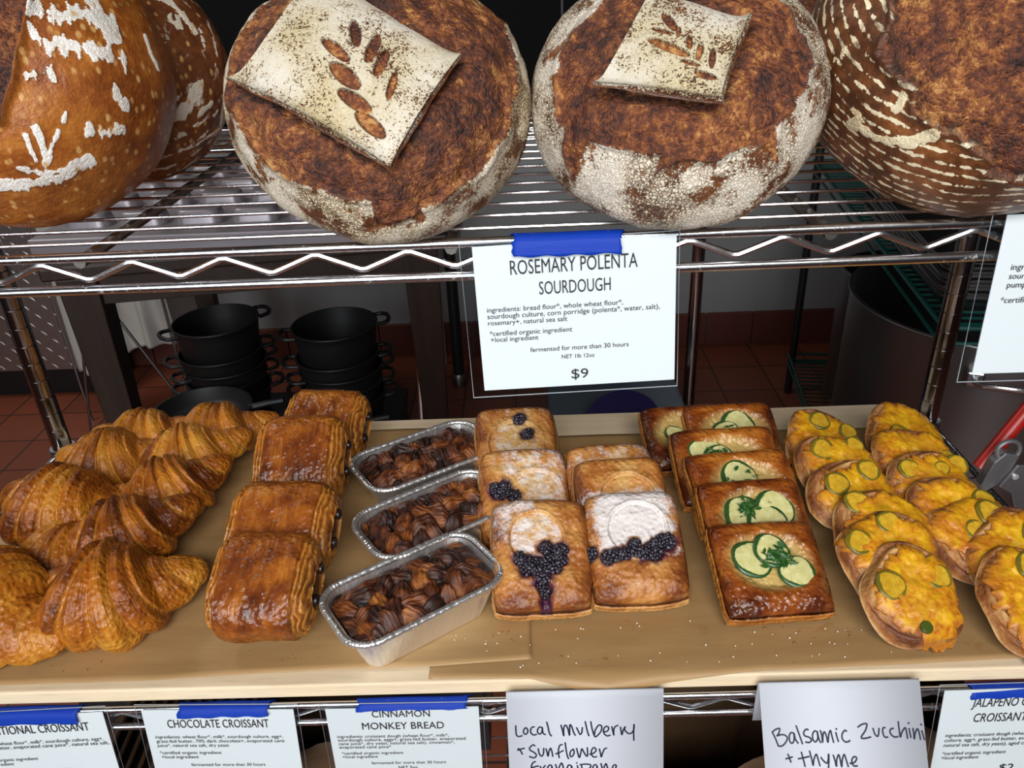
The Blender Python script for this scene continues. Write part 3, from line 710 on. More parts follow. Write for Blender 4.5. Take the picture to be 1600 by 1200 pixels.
def brown_loaf(label, origin, Rm, d0, dims, tilt, strokes, openings, seed, mat, lean=0.0, res=(230, 330), flour0=0.0):
    a, ct, cb = dims
    mm = lambda L: [(x * .001, y * .001) for x, y in L]
    ST = [(mm(pts), w * .001, z * .001) for pts, w, z in strokes]; OP = [mm(o) for o in openings]
    def feature(P, N, Q, ring):
        U = facing(P, d0); front = smooth(-.02, .01, P[:, 2]); torn = np.zeros(len(P)); h = .0008 * fbm(P, 60, 3, seed); dark = np.zeros(len(P))
        for o in OP:
            d = poly_sdf(U, o) + fbm(P, 45, 4, seed + 2) * .006
            tt = smooth(.0012, -.0012, d) * front; torn = np.maximum(torn, tt)
            h += tt * (-.003 + .006 * fbm(P, 30, 4, seed + 3) + .003 * np.abs(fbm(P, 80, 3, seed + 4)))
            h += .0035 * np.exp(-(d / .004) ** 2) * (d > 0) * front
            dark = np.maximum(dark, np.exp(-((d + .002) / .004) ** 2) * front)
        fl = stroke_mask(U, ST, P, seed + 9) * front
        fl = np.maximum(fl, flour0 * (.8 + .6 * fbm(P, 28, 3, seed + 5)))
        h += fl * .0005
        return h, np.stack([np.clip(fl * (1 - torn), 0, 1), torn, ring, np.clip(dark, 0, 1)], 1)
    return make_loaf('sourdough_loaf', label, origin, Rm, a, ct, cb, tilt, mat, feature, res, lean, seed)[0]

polenta_loaf('big round loaf whose raised square flap is cut like a leafy branch', 'floured flap with leaf-shaped cuts',
    (-0.0298, 0.0437, 1.3510), ((0.9859, 0.0405, 0.1626), (0.1548, 0.1507, -0.9764), (-0.0640, 0.9878, 0.1423)), 0.5563, (0.0975, 0.0702, 0.0546), R_(48),
    [(-57.9, 74.5), (-76.5, 47.6), (-88.5, 28.5), (-93.4, 10.3), (-93.9, 0.4), (-88.4, -17.2), (-74.8, -36.6), (-46.9, -52.2), (-28.4, -58.6), (-6.5, -60.3), (-4.5, -74.2), (6.8, -73), (34, -61), (64.2, -42.1), (81.3, -15.3), (88.1, 7), (85.5, 32.4), (77.4, 52.1), (64.2, 67.6), (39.7, 83.5), (-10.7, 91.4)],
    [(-85.6, 12.4), (2.4, -36.3), (49.8, 28), (-33.8, 77.1)],
    [((-34.7, 36.8), (-18.6, 23.9), 7.2), ((-30.6, 22.9), (-13.1, 8.4), 10.1), ((-26.8, 7.4), (-7.2, -5.3), 9.3), ((-16.8, -5.7), (0.8, -20.5), 9.6), ((-14.8, 47.5), (-13.7, 31.8), 6.7), ((0.5, 39.6), (-8.8, 23.3), 6.7), ((4.5, 29.9), (-3.7, 15.1), 6.7), ((9.2, 17.1), (3.3, 1.7), 4.9)],
    11, M_POLENTA, [([(-47.3, -54.7), (-42.8, -39.1)], 4.0), ([(-5.2, -60.4), (-3, -74.5)], 11.6), ([(14.7, -64.1), (23, -75)], 7.1)])
polenta_loaf('large round loaf with a small floured flap in its middle, right of the blue tape', 'small floured flap with thin leaf cuts',
    (0.1596, 0.0413, 1.3473), ((0.9832, 0.0406, -0.1780), (-0.1820, 0.1441, -0.9727), (-0.0138, 0.9887, 0.1490)), 0.5560, (0.0914, 0.0658, 0.0512), R_(46),
    [(-46.4, 56.2), (-62.5, 43.8), (-72.5, 28.5), (-77.4, 11.6), (-76.2, -13.3), (-70.7, -18.4), (-67.6, -38.9), (-62.2, -59.9), (-60.1, -38.8), (-53.9, -24.6), (-33.7, -32.1), (-7.3, -35), (-10.7, -44.6), (-14.1, -53.7), (-5.4, -44.5), (7.2, -38.6), (27.6, -37.7), (56.7, -27.4), (65.2, -37.2), (63.1, -17.5), (78.7, 5.1), (81.7, 19), (76.4, 33.8), (59.2, 52), (24.2, 74.7), (-23.9, 75.9)],
    [(-47.8, 6.4), (25.2, -3.4), (40.2, 46.1), (-16.7, 62.9)],
    [((-11.4, 47.3), (-1.6, 37.1), 5.0), ((-17.5, 39.0), (-3.3, 35.7), 2.5), ((-20.0, 33.6), (7.0, 23.3), 5.3), ((1.5, 21.0), (13.4, 17.4), 2.5), ((9.9, 14.3), (23.4, 9.5), 3.9), ((-0.5, 39.2), (-1.1, 33.4), 2.5), ((5.2, 34.9), (7.0, 26.8), 3.3), ((13.4, 30.6), (11.7, 20.4), 3.9), ((20.5, 27.4), (20.2, 15.4), 3.9)],
    23, M_POLENTA2, [])
brown_loaf('glossy brown loaf with white zigzag flour marks, leftmost on the bread shelf', (-0.2925, 0.0902, 1.3724), ((0.8580, 0.0408, 0.5120), (0.5044, 0.1216, -0.8549), (-0.0971, 0.9917, 0.0837)), 0.6898, (0.1050, 0.0892, 0.0693), R_(35),
    [([(20.3, 44.5), (38.6, 41.9), (59, 42.6), (65.7, 33.2)], 4.3, 8.8), ([(56.7, 53.6), (68.2, 27.7)], 4.4, 2.8), ([(16.8, 29.8), (28.9, 21.1), (43.2, 22.1), (56.8, 17.3), (70.9, 13.2)], 3.5, 7.7), ([(8.4, 1.7), (15.9, 4.2), (25, 1.7)], 1.7, 7.2), ([(-21, -69.7), (-4.2, -71.6), (14.8, -68.6), (37.1, -56.9)], 3.9, 3.3), ([(-8, -60.1), (7.1, -65.4), (22.3, -61.7)], 2.2, 2.2), ([(6.7, -32.5), (9, -46.6), (8.3, -63.7)], 2.2, 2.8), ([(0.1, -38.4), (3.3, -55.3)], 1.9, 1.7), ([(20.7, -35.9), (11.4, -55.7)], 1.9, 1.7), ([(42.7, -36.6), (51.7, -39.1), (63.1, -35.8)], 3.3, 6.6), ([(64, -3.5), (65.1, -12.4)], 2.2, 3.3), ([(68.4, -16), (69, -20.5)], 2.8, 2.2), ([(25.9, -29.4), (28.3, -22.9)], 1.1, 1.1), ([(71.9, 14), (72.3, 3.1)], 0.9, 1.1), ([(88.6, 29.5), (95.1, 5.4)], 0.8, 0.8)],
    [[(-21.6, 92.9), (24.3, 66), (11.4, 33.7), (-0.2, 5), (-12.1, -28.5), (-40.6, -49)]], 41, M_SHINY, lean=R_(-8))
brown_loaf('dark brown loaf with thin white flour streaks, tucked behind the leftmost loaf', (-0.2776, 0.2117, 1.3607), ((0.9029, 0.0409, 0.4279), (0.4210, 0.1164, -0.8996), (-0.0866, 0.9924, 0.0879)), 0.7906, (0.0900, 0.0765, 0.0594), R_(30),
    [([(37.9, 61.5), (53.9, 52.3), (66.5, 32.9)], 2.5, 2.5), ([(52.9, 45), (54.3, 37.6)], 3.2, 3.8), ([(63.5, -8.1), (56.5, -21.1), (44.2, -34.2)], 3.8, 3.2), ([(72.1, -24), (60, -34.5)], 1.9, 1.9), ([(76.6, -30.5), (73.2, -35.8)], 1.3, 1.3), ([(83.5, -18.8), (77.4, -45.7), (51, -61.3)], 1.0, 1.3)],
    [], 57, M_DEEP, lean=R_(0))
brown_loaf('ring-floured loaf torn wide open across its top, rightmost on the bread shelf', (0.3558, 0.0467, 1.3708), ((0.8800, 0.0412, -0.4733), (-0.4750, 0.0859, -0.8758), (0.0046, 0.9954, 0.0952)), 0.6236, (0.1100, 0.0880, 0.0682), R_(42),
    [([(-71.9, -49), (-55.9, -58.9), (-35.4, -60.8), (-20.7, -55.9)], 4.0, 2.0), ([(-75.3, -40.7), (-65.7, -48.8)], 2.5, 2.0), ([(-97.8, -16.3), (-88.6, -8), (-81.6, -0)], 1.5, 4.5), ([(-47, -39.8), (-42.6, -31.5)], 3.0, 2.5)],
    [[(-60.4, 48.9), (-57.6, 17.3), (-62.3, -5.5), (-51.2, -15.7), (-36.1, -26.5), (-35.2, -40.2), (-18.4, -55.8), (-6.4, -55.2), (3.3, -62.8), (13.8, -68.7), (12.5, -78.7), (36.5, -81.8), (69.6, -47), (41.4, 44.8)]], 63, M_RINGED, lean=R_(6))
brown_loaf('floured loaf half hidden behind the small-flap loaf and the torn loaf', (0.2850, 0.2350, 1.3574), ((0.9559, 0.0412, -0.2908), (-0.2934, 0.0860, -0.9521), (-0.0142, 0.9954, 0.0943)), 0.7714, (0.0850, 0.0723, 0.0561), R_(25),
    [],
    [[(2.6, 53.3), (5.1, 14.9), (24.2, 5), (34.7, 52.6)]], 71, M_POLENTA2, lean=R_(0), res=(120, 180), flour0=.9)
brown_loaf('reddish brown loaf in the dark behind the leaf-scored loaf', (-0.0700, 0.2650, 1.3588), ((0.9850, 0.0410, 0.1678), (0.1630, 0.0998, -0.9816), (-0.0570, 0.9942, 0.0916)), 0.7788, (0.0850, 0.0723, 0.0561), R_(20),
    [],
    [], 83, M_DEEP, lean=R_(0), res=(100, 150))

# ------------------------------------------------------------------ croissants
def m_lam(name, ramp, gloss=.28, stripe=(26, 3.0), pale=(.62, .27, .04), sugar=None, fine=1.0):
    """laminated pastry: M.r valley/pale layer edge, M.g tone shift, M.b extra mask; UV runs along/around the roll"""
    t = NT(name); r, g, b, a = t.attr(); o = t.obj
    rnd = t.node('ObjectInfo').outputs['Random']
    uvv = t.scale(t.uv, (stripe[0], stripe[1], 1), (0, 0, 0))
    st = t.noise(uvv, 1.0, 5, .6, .35); n1 = t.noise(o, 42, 4, .6); n2 = t.noise(o, 170, 4, .6); n3 = t.noise(o, 16, 2)
    f = t.math('ADD', t.math('MULTIPLY', n1, .42), t.math('ADD', t.math('MULTIPLY', st, .20), t.math('ADD', t.math('MULTIPLY', n3, .38), t.math('MULTIPLY', t.math('SUBTRACT', g, .5), .30))))
    c = t.ramp(f, ramp)
    c = t.mix(t.math('MULTIPLY', t.ramp(st, [(.54, 0), (.70, .6)]), .30), c, pale)
    c = t.mix(t.math('MULTIPLY', r, .75), c, pale)
    blist = t.ramp(t.voro(o, 210, 'SMOOTH_F1'), [(.15, 1), (.55, 0)])
    n5 = t.noise(t.scale(o, (1, 1, .8)), 70, 5, .7, .5)
    c = t.mix(t.math('MULTIPLY', t.ramp(n5, [(.52, 0), (.64, 1)]), .30), c, ramp[0][1])
    c = t.mix(t.math('MULTIPLY', t.ramp(n2, [(.55, 0), (.72, 1)]), .28), c, ramp[0][1])
    hh = t.math('ADD', t.math('MULTIPLY', st, .9), t.math('ADD', t.math('MULTIPLY', n2, .7), t.math('MULTIPLY', blist, .6 * fine)))
    return t, c, hh, n2, n1
def fin(tup, rough=.3, bump=.55, d=.0016, coat=.0):
    t, c, h, n2, n1 = tup
    return t.bsdf(Base_Color=c, Roughness=t.math('ADD', rough, t.math('MULTIPLY', n1, .22)), Normal=t.bump(h, bump, d), Specular_IOR_Level=.5, Coat_Weight=coat, Coat_Roughness=.15)
GOLD = [(.36, (.11, .024, .004)), (.46, (.32, .085, .008)), (.54, (.45, .145, .011)), (.66, (.62, .27, .03))]
M_CROI = fin(m_lam('croissant crust', GOLD), .15, .75, .0022)
M_CROI_P = fin(m_lam('paler croissant crust', [(.34, (.18, .045, .007)), (.44, (.38, .12, .013)), (.54, (.50, .18, .016)), (.66, (.64, .30, .04))]), .26, .65, .0019)

def croissant(label, loc, rot, L=.158, R=.041, sag=.030, seed=0, mat=None, flat=.86, asym=0.0, shift=0.0):
    rng = np.random.RandomState(seed)
    nu, nv = 230, 96
    s = np.linspace(-1, 1, nu); th = np.linspace(0, 2 * PI, nv, endpoint=False)
    S, T = np.meshgrid(s, th, indexing='ij'); S = S.ravel(); T = T.ravel()
    se = S + .10 * np.sin(T + .4) * np.sign(S + 1e-9) * np.clip(np.abs(S) * 3, 0, 1) + shift
    aS = np.abs(S); body = 1 - .16 * (aS / .5) ** 2; hs = np.clip((aS - .45) / .55, 0, 1)
    horn = (.60 - .20 * hs) * np.sqrt(np.clip(1 - hs ** 3.2, .0, 1)) + .012; wgt = smooth(.44, .56, aS + .03 * np.sin(T))
    env = body * (1 - wgt) + horn * wgt
    env = env * (1 + asym * S)
    bnds = np.array([-1.5, -.78, -.50, -.24, .03, .27, .50, .80, 1.5]) + rng.uniform(-.035, .035, 9)
    idx = np.clip(np.searchsorted(bnds, se) - 1, 0, 7)
    lt = (se - bnds[idx]) / (bnds[idx + 1] - bnds[idx])
    # each wrap swells and overlaps the one farther from the middle
    outw = np.where(se > .02, lt, 1 - lt)
    bumpf = .80 + .27 * np.power(np.clip(np.sin(PI * np.clip(outw * .86 + .10, 0, 1)), 0, 1), .55)
    bumpf *= (1 + .05 * rng.uniform(-1, 1, 8))[idx]
    under = smooth(-.3, -.95, np.sin(T))     # underside is flatter
    bumpf = bumpf * (1 - under) + .93 * under
    r = R * env * bumpf
    cx = S * L / 2; cy = sag * (np.abs(S) ** 1.7)
    dirx = np.gradient(cx.reshape(nu, nv), axis=0).ravel(); diry = np.gradient(cy.reshape(nu, nv), axis=0).ravel()
    ln = np.hypot(dirx, diry); nx, ny = -diry / ln, dirx / ln
    a = r * np.cos(T); bz = r * np.sin(T) * flat
    bz = np.where(bz < 0, bz * .82, bz)
    Pn = np.stack([S * 3, np.cos(T), np.sin(T)], 1)
    r2 = .0010 * fbm(Pn * np.array([9, .8, .8]), 1.6, 3, seed) + .0015 * fbm(Pn, 2.2, 3, seed + 3)
    V = np.stack([cx + nx * a * (1 + r2 / (r + .004)), cy + ny * a * (1 + r2 / (r + .004)), bz * (1 + r2 / (r + .004)) + R * flat * .82 * np.maximum(env, .30)], 1)
    V[:, 2] += .001
    valley = smooth(.80, .98, outw) * .7 + smooth(.06, .0, outw) * .5
    tone = (.5 + .34 * rng.uniform(-1, 1, 8))[idx] + .3 * fbm(V, 25, 3, seed + 8)
    F = grid_faces(nu, nv, True)
    n0 = nu * nv
    V = np.concatenate([V, [[V[:nv, 0].mean() - .001, V[:nv, 1].mean(), V[:nv, 2].mean()], [V[-nv:, 0].mean() + .001, V[-nv:, 1].mean(), V[-nv:, 2].mean()]]])
    cap = np.array([[n0, (k + 1) % nv, k, k] for k in range(nv)] + [[n0 + 1, n0 - nv + k, n0 - nv + (k + 1) % nv, n0 - nv + (k + 1) % nv] for k in range(nv)])
    FF = [tuple(f) for f in F[:, ::-1]] + [tuple(f[:3]) for f in cap[:, :3][:, ::-1]]
    attr = np.zeros((n0 + 2, 4)); attr[:n0, 0] = np.clip(valley, 0, 1) * (1 - under); attr[:n0, 1] = np.clip(tone, 0, 1); attr[:, 3] = 1
    uv = np.zeros((n0 + 2, 2)); uv[:n0, 0] = se * 1.6 + seed; uv[:n0, 1] = np.cos(T) * .5 + .3 * T / PI
    V[:, 2] -= V[:, 2].min()
    me = np_mesh('croissant', V, FF, mat or M_CROI, attr=attr, uv=uv)
    o = link_mesh('croissant', me, None, loc, rot)
    return tag(o, label, 'croissant', 'plain croissants on the board')

# right-hand column, front to back
C_ = lambda label, x, y, z, rx, ry, rz, **k: croissant(label, (x, y, z), (R_(rx), R_(ry), R_(rz)), **k)
C_('croissant at the front with both horns showing, bottom left of the chocolate croissants', -.356, .098, TOP + .004, 26, 0, 6, seed=1, L=.165, R=.052, sag=.036)
C_('dark glazed croissant leaning on the back of the front croissant', -.375, .178, TOP + .020, 34, -6, 18, seed=2, R=.043, L=.15)
C_('croissant third from the front in the inner croissant row', -.363, .262, TOP + .016, 34, -8, 20, seed=3, R=.042, L=.145)
C_('croissant fourth from the front in the inner croissant row', -.366, .335, TOP + .016, 34, -4, 14, seed=4, R=.041, L=.15, mat=M_CROI_P)
C_('rearmost croissant of the inner row, beside the black skillet', -.352, .397, TOP + .014, 30, 0, 4, seed=5, R=.038, L=.15, mat=M_CROI_P)
# outer column
C_('croissant cut off by the left edge of the frame, nearest the front', -.462, .080, TOP + .003, 18, 0, -38, seed=6, R=.054, L=.185, sag=.026)
C_('large croissant at the left edge of the board, second in the outer row', -.468, .238, TOP + .012, 36, 6, -8, seed=7, R=.050, L=.18, sag=.022)
C_('croissant beside the left rear post, third in the outer row', -.462, .335, TOP + .012, 34, 0, 4, seed=8, R=.042, L=.15, mat=M_CROI_P)
C_('rearmost croissant of the outer row near the left post', -.446, .392, TOP + .010, 30, 0, 6, seed=9, R=.038, L=.15, mat=M_CROI_P)
C_('dark croissant half hidden between the front croissant and the cut-off one', -.438, .165, TOP + .002, 20, 0, -24, seed=10, R=.036, L=.12)

# ------------------------------------------------------------------ chocolate croissants
M_CHOC = fin(m_lam('chocolate croissant crust', [(.32, (.075, .016, .004)), (.44, (.19, .044, .007)), (.55, (.34, .098, .011)), (.70, (.52, .20, .03))], stripe=(3, 3), fine=.7), .13, .55, .0026)
DARK_CHOC = plain('dark chocolate', (.012, .006, .005), .3)
def choc_croissant(label, loc, rot, seed, W=.104, D=.096, H=.060):
    root = empty('chocolate_croissant', loc, rot, label, 'chocolate croissant', 'chocolate croissants on the board')
    nu, nv = 150, 150
    s = np.linspace(-1, 1, nu); th = np.linspace(0, 2 * PI, nv, endpoint=False)
    S, T = np.meshgrid(s, th, indexing='ij'); S = S.ravel(); T = T.ravel()
    x = S * W / 2; ax = np.abs(S)
    k = np.where(ax < .70, 1.0 - .02 * (ax / .7) ** 4, np.where(ax < .76, .98 - .11 * smooth(.70, .74, ax), .87 * np.sqrt(np.clip(1 - ((ax - .76) / .27) ** 2.4, .05, 1))))
    e = 2 / 2.7
    cy = np.sign(np.cos(T)) * np.abs(np.cos(T)) ** e; cz = np.sign(np.sin(T)) * np.abs(np.sin(T)) ** e
    wr = 1 + .03 * smooth(.6, .68, np.sin(T - .9 + .25 * np.sin(3 * S)))     # loose end of the roll
    Pn = np.stack([S * 1.2, np.cos(T), np.sin(T)], 1)
    d = .0016 * fbm(Pn, 2.0, 3, seed) + .0007 * fbm(Pn * np.array([1, 1, 1]), 9, 3, seed + 1)
    # layer ridges on the ends
    lay = np.where(ax > .74, .0012 * np.sin(ax * 70 + 6 * fbm(Pn, 2, 3, seed + 2)) + .0016 * fbm(Pn, 5, 3, seed + 5), 0)
    y = cy * (D / 2 * k * wr + d + lay); z = cz * (H / 2 * k * wr + d + lay)
    z = np.where(z < 0, z * .9, z) + H / 2 * .9
    z *= 1 - .06 * (1 - (cy * .9) ** 2) * (ax > 2)
    V = np.stack([x + np.where(ax > .97, 0, 0), y + D / 2, z], 1)
    F = grid_faces(nu, nv, True); n0 = nu * nv
    V = np.concatenate([V, [V[:nv].mean(0), V[-nv:].mean(0)]])
    FF = [tuple(f) for f in F[:, ::-1]] + [((kk + 1) % nv, n0, kk)[::-1] for kk in range(nv)] + [(n0 - nv + kk, n0 + 1, n0 - nv + (kk + 1) % nv)[::-1] for kk in range(nv)]
    attr = np.zeros((n0 + 2, 4))
    attr[:n0, 0] = np.clip(smooth(.68, .74, ax) * (.45 + .45 * np.sin(ax * 70 + 6 * fbm(Pn, 2, 3, seed + 2))), 0, 1) + .8 * smooth(-.75, -.95, cz)
    attr[:n0, 1] = np.clip(.5 + .45 * fbm(Pn, 2.4, 3, seed + 4) - .12 * smooth(.3, .9, cz), 0, 1)
    uv = np.zeros((n0 + 2, 2)); uv[:n0, 0] = S * 2 + seed; uv[:n0, 1] = T * .5
    link_mesh('pastry', np_mesh('pastry', V, FF, M_CHOC, attr=attr, uv=uv), root)
    for sx in (-1, 1):
        for (yy, zz) in ((D * .36, H * .46), (D * .66, H * .50)):
            m = MB(); c = Vector((0, yy, zz))
            m.tube([(sx * W * .40, yy, zz), (sx * W * .500, yy, zz), (sx * W * .520, yy, zz + .0004), (sx * W * .524, yy, zz)], [.0058, .0058, .0052, .002], 12)
            m.build('chocolate_stick', DARK_CHOC, root, smooth=True)
    return root
choc_croissant('chocolate croissant at the front of its row with a blistered top', (-.196, .043, TOP + .001), (R_(26), 0, R_(-3)), 1, H=.066, D=.1, W=.099)
choc_croissant('chocolate croissant propped behind the front one', (-.196, .118, TOP + .014), (R_(32), 0, R_(-5)), 2, W=.108)
choc_croissant('upright chocolate croissant third in the row, beside the rear foil pan', (-.209, .256, TOP + .001), (R_(38), 0, R_(-2)), 3, W=.106, D=.105, H=.064)
choc_croissant('chocolate croissant at the very back, peeking out behind the upright one', (-.200, .330, TOP + .006), (R_(32), 0, R_(-8)), 4)

# ------------------------------------------------------------------ monkey bread in foil pans
def m_foil():
    t = NT('aluminium foil'); n = t.noise(t.obj, 60, 3, .6); f = t.noise(t.scale(t.obj, (150, 150, 8)), 1, 4, .7)
    return t.bsdf(Base_Color=(.86, .86, .86), Metallic=.9, Roughness=.36, Normal=t.bump(t.math('ADD', n, t.math('MULTIPLY', f, .9)), .5, .002))
FOIL = m_foil()
def m_monkey():
    t = NT('cinnamon monkey bread'); r, g, b, a = t.attr(); o = t.obj
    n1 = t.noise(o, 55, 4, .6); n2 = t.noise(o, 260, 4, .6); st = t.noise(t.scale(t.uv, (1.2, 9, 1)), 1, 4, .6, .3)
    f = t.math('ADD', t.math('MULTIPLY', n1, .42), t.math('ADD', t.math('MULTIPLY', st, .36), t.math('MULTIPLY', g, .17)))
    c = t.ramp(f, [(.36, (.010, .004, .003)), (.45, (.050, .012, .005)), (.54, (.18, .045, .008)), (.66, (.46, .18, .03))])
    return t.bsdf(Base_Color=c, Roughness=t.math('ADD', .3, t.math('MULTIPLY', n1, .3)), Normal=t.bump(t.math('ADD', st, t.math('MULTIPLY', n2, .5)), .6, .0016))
M_MONKEY = m_monkey()

def rr_ring(w, h, r, n=14, m=10):
    """rounded rectangle outline, counter-clockwise, with points along the straight sides too"""
    out = []
    cs = [(w / 2 - r, h / 2 - r, 0), (-w / 2 + r, h / 2 - r, 90), (-w / 2 + r, -h / 2 + r, 180), (w / 2 - r, -h / 2 + r, 270)]
    for q, (cx, cy, a0) in enumerate(cs):
        for k in range(n + 1):
            a = math.radians(a0 + 90 * k / n); out.append((cx + r * math.cos(a), cy + r * math.sin(a), 1.0 - abs(k / n - .5) * 1.2))
        nx = cs[(q + 1) % 4]; a = math.radians(a0 + 90)
        p0 = (cx + r * math.cos(a), cy + r * math.sin(a)); p1 = (nx[0] + r * math.cos(a), nx[1] + r * math.sin(a))
        for k in range(1, m): out.append((p0[0] + (p1[0] - p0[0]) * k / m, p0[1] + (p1[1] - p0[1]) * k / m, .12))
    return np.array(out)
def foil_pan(label, bread_label, loc, rz, seed, L=.161, Wd=.090, H=.047, tilt=0.0):
    root = empty('foil_loaf_pan', loc, (tilt, 0, rz), label, 'baking pan', 'foil pans of monkey bread')
    top = rr_ring(L - .008, Wd - .008, .022, 26, 26); bot = rr_ring(L - .038, Wd - .034, .014, 26, 26); n = len(top)
    rng = np.random.RandomState(seed)
    rib = np.array([math.sin(i * 2.1) + .6 * math.sin(i * 3.3 + 1) for i in range(n)])
    V = []; lv = np.linspace(0, 1, 9)
    for t in lv:
        p = bot[:, :2] * (1 - t) + top[:, :2] * t; nn = p / np.linalg.norm(p, axis=1)[:, None]
        p = p + nn * (rib * top[:, 2] * .0011 * math.sin(PI * min(1, t * .9 + .1)))[:, None]
        V.append(np.column_stack([p, np.full(n, .0006 + H * t)]))
    outer = np.concatenate(V)
    V2 = [np.column_stack([v[:, :2] * .992, v[:, 2] + .0004]) for v in V]
    inner = np.concatenate(V2); m = len(lv)
    F = grid_faces(m, n, True); FF = [tuple(f) for f in F] + [tuple(int(i) + m * n for i in f[::-1]) for f in F]
    FF.append(tuple(range(n))[::-1]); FF.append(tuple(m * n + i for i in range(n)))
    FF += [((m - 1) * n + i, (m - 1) * n + (i + 1) % n, 2 * m * n - n + (i + 1) % n, 2 * m * n - n + i) for i in range(n)]
    me = np_mesh('pan_body', np.concatenate([outer, inner]), FF, FOIL, smooth=True); me.set_sharp_from_angle(angle=R_(50))
    pb = link_mesh('pan_body', me, root)
    rim = MB(); ring = rr_ring(L, Wd, .026, 30, 34)
    rim.tube([(x, y, H + .0012 + .0005 * math.sin(i * 1.7) * rng.rand()) for i, (x, y, _) in enumerate(ring)], [.0030 + .0005 * math.sin(i * 2.4) for i in range(len(ring))], 8, closed=True)
    rim.build('rolled_rim', FOIL, root, smooth=True, angle=80)
    # bread: one pull-apart mass of packed dough knots
    nu, nv = 210, 130
    u, v = np.meshgrid(np.linspace(-1, 1, nu), np.linspace(-1, 1, nv), indexing='ij'); u = u.ravel(); v = v.ravel()
    bw, bd = L - .016, Wd - .014
    X = bw / 2 * u * (1 - .10 * v ** 6) ; Y = bd / 2 * v * (1 - .10 * u ** 10)
    best = np.full(len(X), -1.0); tone = np.zeros(len(X)); uvx = np.zeros(len(X)); uvy = np.zeros(len(X))
    W2 = np.stack([X, Y, 0 * X], 1); wx = X + .003 * fbm(W2, 70, 2, seed + 1); wy = Y + .003 * fbm(W2, 70, 2, seed + 2)
    k = 0
    for a_ in range(8):
        for b_ in range(5):
            cx = (a_ - 3.5) * bw / 7.6 + rng.uniform(-.006, .006) + (.004 if b_ % 2 else -.004); cy = (b_ - 2) * bd / 4.6 + rng.uniform(-.004, .004)
            an = rng.uniform(0, PI); rx, ry = rng.uniform(.0135, .0205), rng.uniform(.0085, .0125); hh = rng.uniform(.007, .0145)
            lx = ((wx - cx) * math.cos(an) + (wy - cy) * math.sin(an)) / rx; ly = (-(wx - cx) * math.sin(an) + (wy - cy) * math.cos(an)) / ry
            r2 = lx ** 2 + ly ** 2; fold = .0010 * np.sin(7 * lx + 4 * ly * ly + k) + .0006 * np.sin(15 * ly + 3 * lx + k)
            z = hh * np.sqrt(np.clip(1 - r2, 0, 1)) + .003 * ly * rng.uniform(-1, 1) + fold * (r2 < 1) - .004 * np.maximum(r2 - .8, 0)
            m = z > best; best = np.where(m, z, best); tt = rng.uniform(0, 1)
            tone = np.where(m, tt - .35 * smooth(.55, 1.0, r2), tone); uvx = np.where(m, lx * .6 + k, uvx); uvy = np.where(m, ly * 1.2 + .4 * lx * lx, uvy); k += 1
    ed = np.maximum(np.abs(u), np.abs(v)); domed = 1 - .60 * smooth(.62, 1.0, ed)
    zz = H * .84 + .006 * (1 - ed ** 2) + np.clip(best, 0, 1) * domed
    F = grid_faces(nu, nv); n0 = nu * nv
    b = np.concatenate([np.arange(nu) * nv, (nu - 1) * nv + np.arange(1, nv), np.arange(nu - 2, -1, -1) * nv + nv - 1, np.arange(nv - 2, 0, -1)]); nb = len(b)
    low = np.column_stack([X[b] * .78, Y[b] * .66, np.full(nb, .008)])
    V = np.concatenate([np.column_stack([X, Y, zz]), low]); lo_i = n0 + np.arange(nb)
    side = np.stack([b, lo_i, np.roll(lo_i, -1), np.roll(b, -1)], 1)
    FF = [tuple(f) for f in np.concatenate([F, side])] + [tuple(lo_i)]
    A = np.zeros((len(V), 4)); A[:, 3] = 1; A[:n0, 1] = np.clip(tone, 0, 1)
    UV = np.zeros((len(V), 2)); UV[:n0, 0] = uvx; UV[:n0, 1] = uvy
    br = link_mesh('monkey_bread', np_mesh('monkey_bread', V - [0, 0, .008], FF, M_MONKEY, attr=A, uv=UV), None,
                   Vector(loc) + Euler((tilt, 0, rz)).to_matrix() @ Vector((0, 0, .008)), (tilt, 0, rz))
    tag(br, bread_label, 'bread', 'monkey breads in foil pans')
    return root
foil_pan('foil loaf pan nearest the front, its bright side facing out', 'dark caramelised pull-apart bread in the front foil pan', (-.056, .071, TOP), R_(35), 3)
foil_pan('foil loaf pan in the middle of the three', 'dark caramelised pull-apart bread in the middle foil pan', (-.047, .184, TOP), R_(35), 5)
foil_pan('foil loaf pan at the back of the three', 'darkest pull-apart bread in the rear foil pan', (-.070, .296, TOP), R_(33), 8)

# ------------------------------------------------------------------ pillow-shaped pastries
def pillow(W, L, H, n=110, corner=.10, pexp=5.0, round_=2.4, seed=0, wav=.0014, edge=.35):
    u = np.linspace(-1, 1, n); U, Vv = np.meshgrid(u, u, indexing='ij'); U = U.ravel(); Vv = Vv.ravel()
    X = W / 2 * U * (1 - corner * np.abs(Vv) ** pexp); Y = L / 2 * Vv * (1 - corner * np.abs(U) ** pexp)
    lump = fbm(np.stack([U, Vv, U * 0], 1), 1.3, 3, seed)
    X *= 1 + .030 * lump; Y *= 1 + .030 * fbm(np.stack([U, Vv, U * 0 + 5], 1), 1.3, 3, seed + 1)
    prof = np.power(np.clip((1 - np.abs(U) ** 7) * (1 - np.abs(Vv) ** 7), 0, 1), 1 / round_)
    zt = H * (edge + (1 - edge) * prof); zb = H * edge * (1 - prof) * .10
    return n, U, Vv, X, Y + L / 2, zt, zb, prof
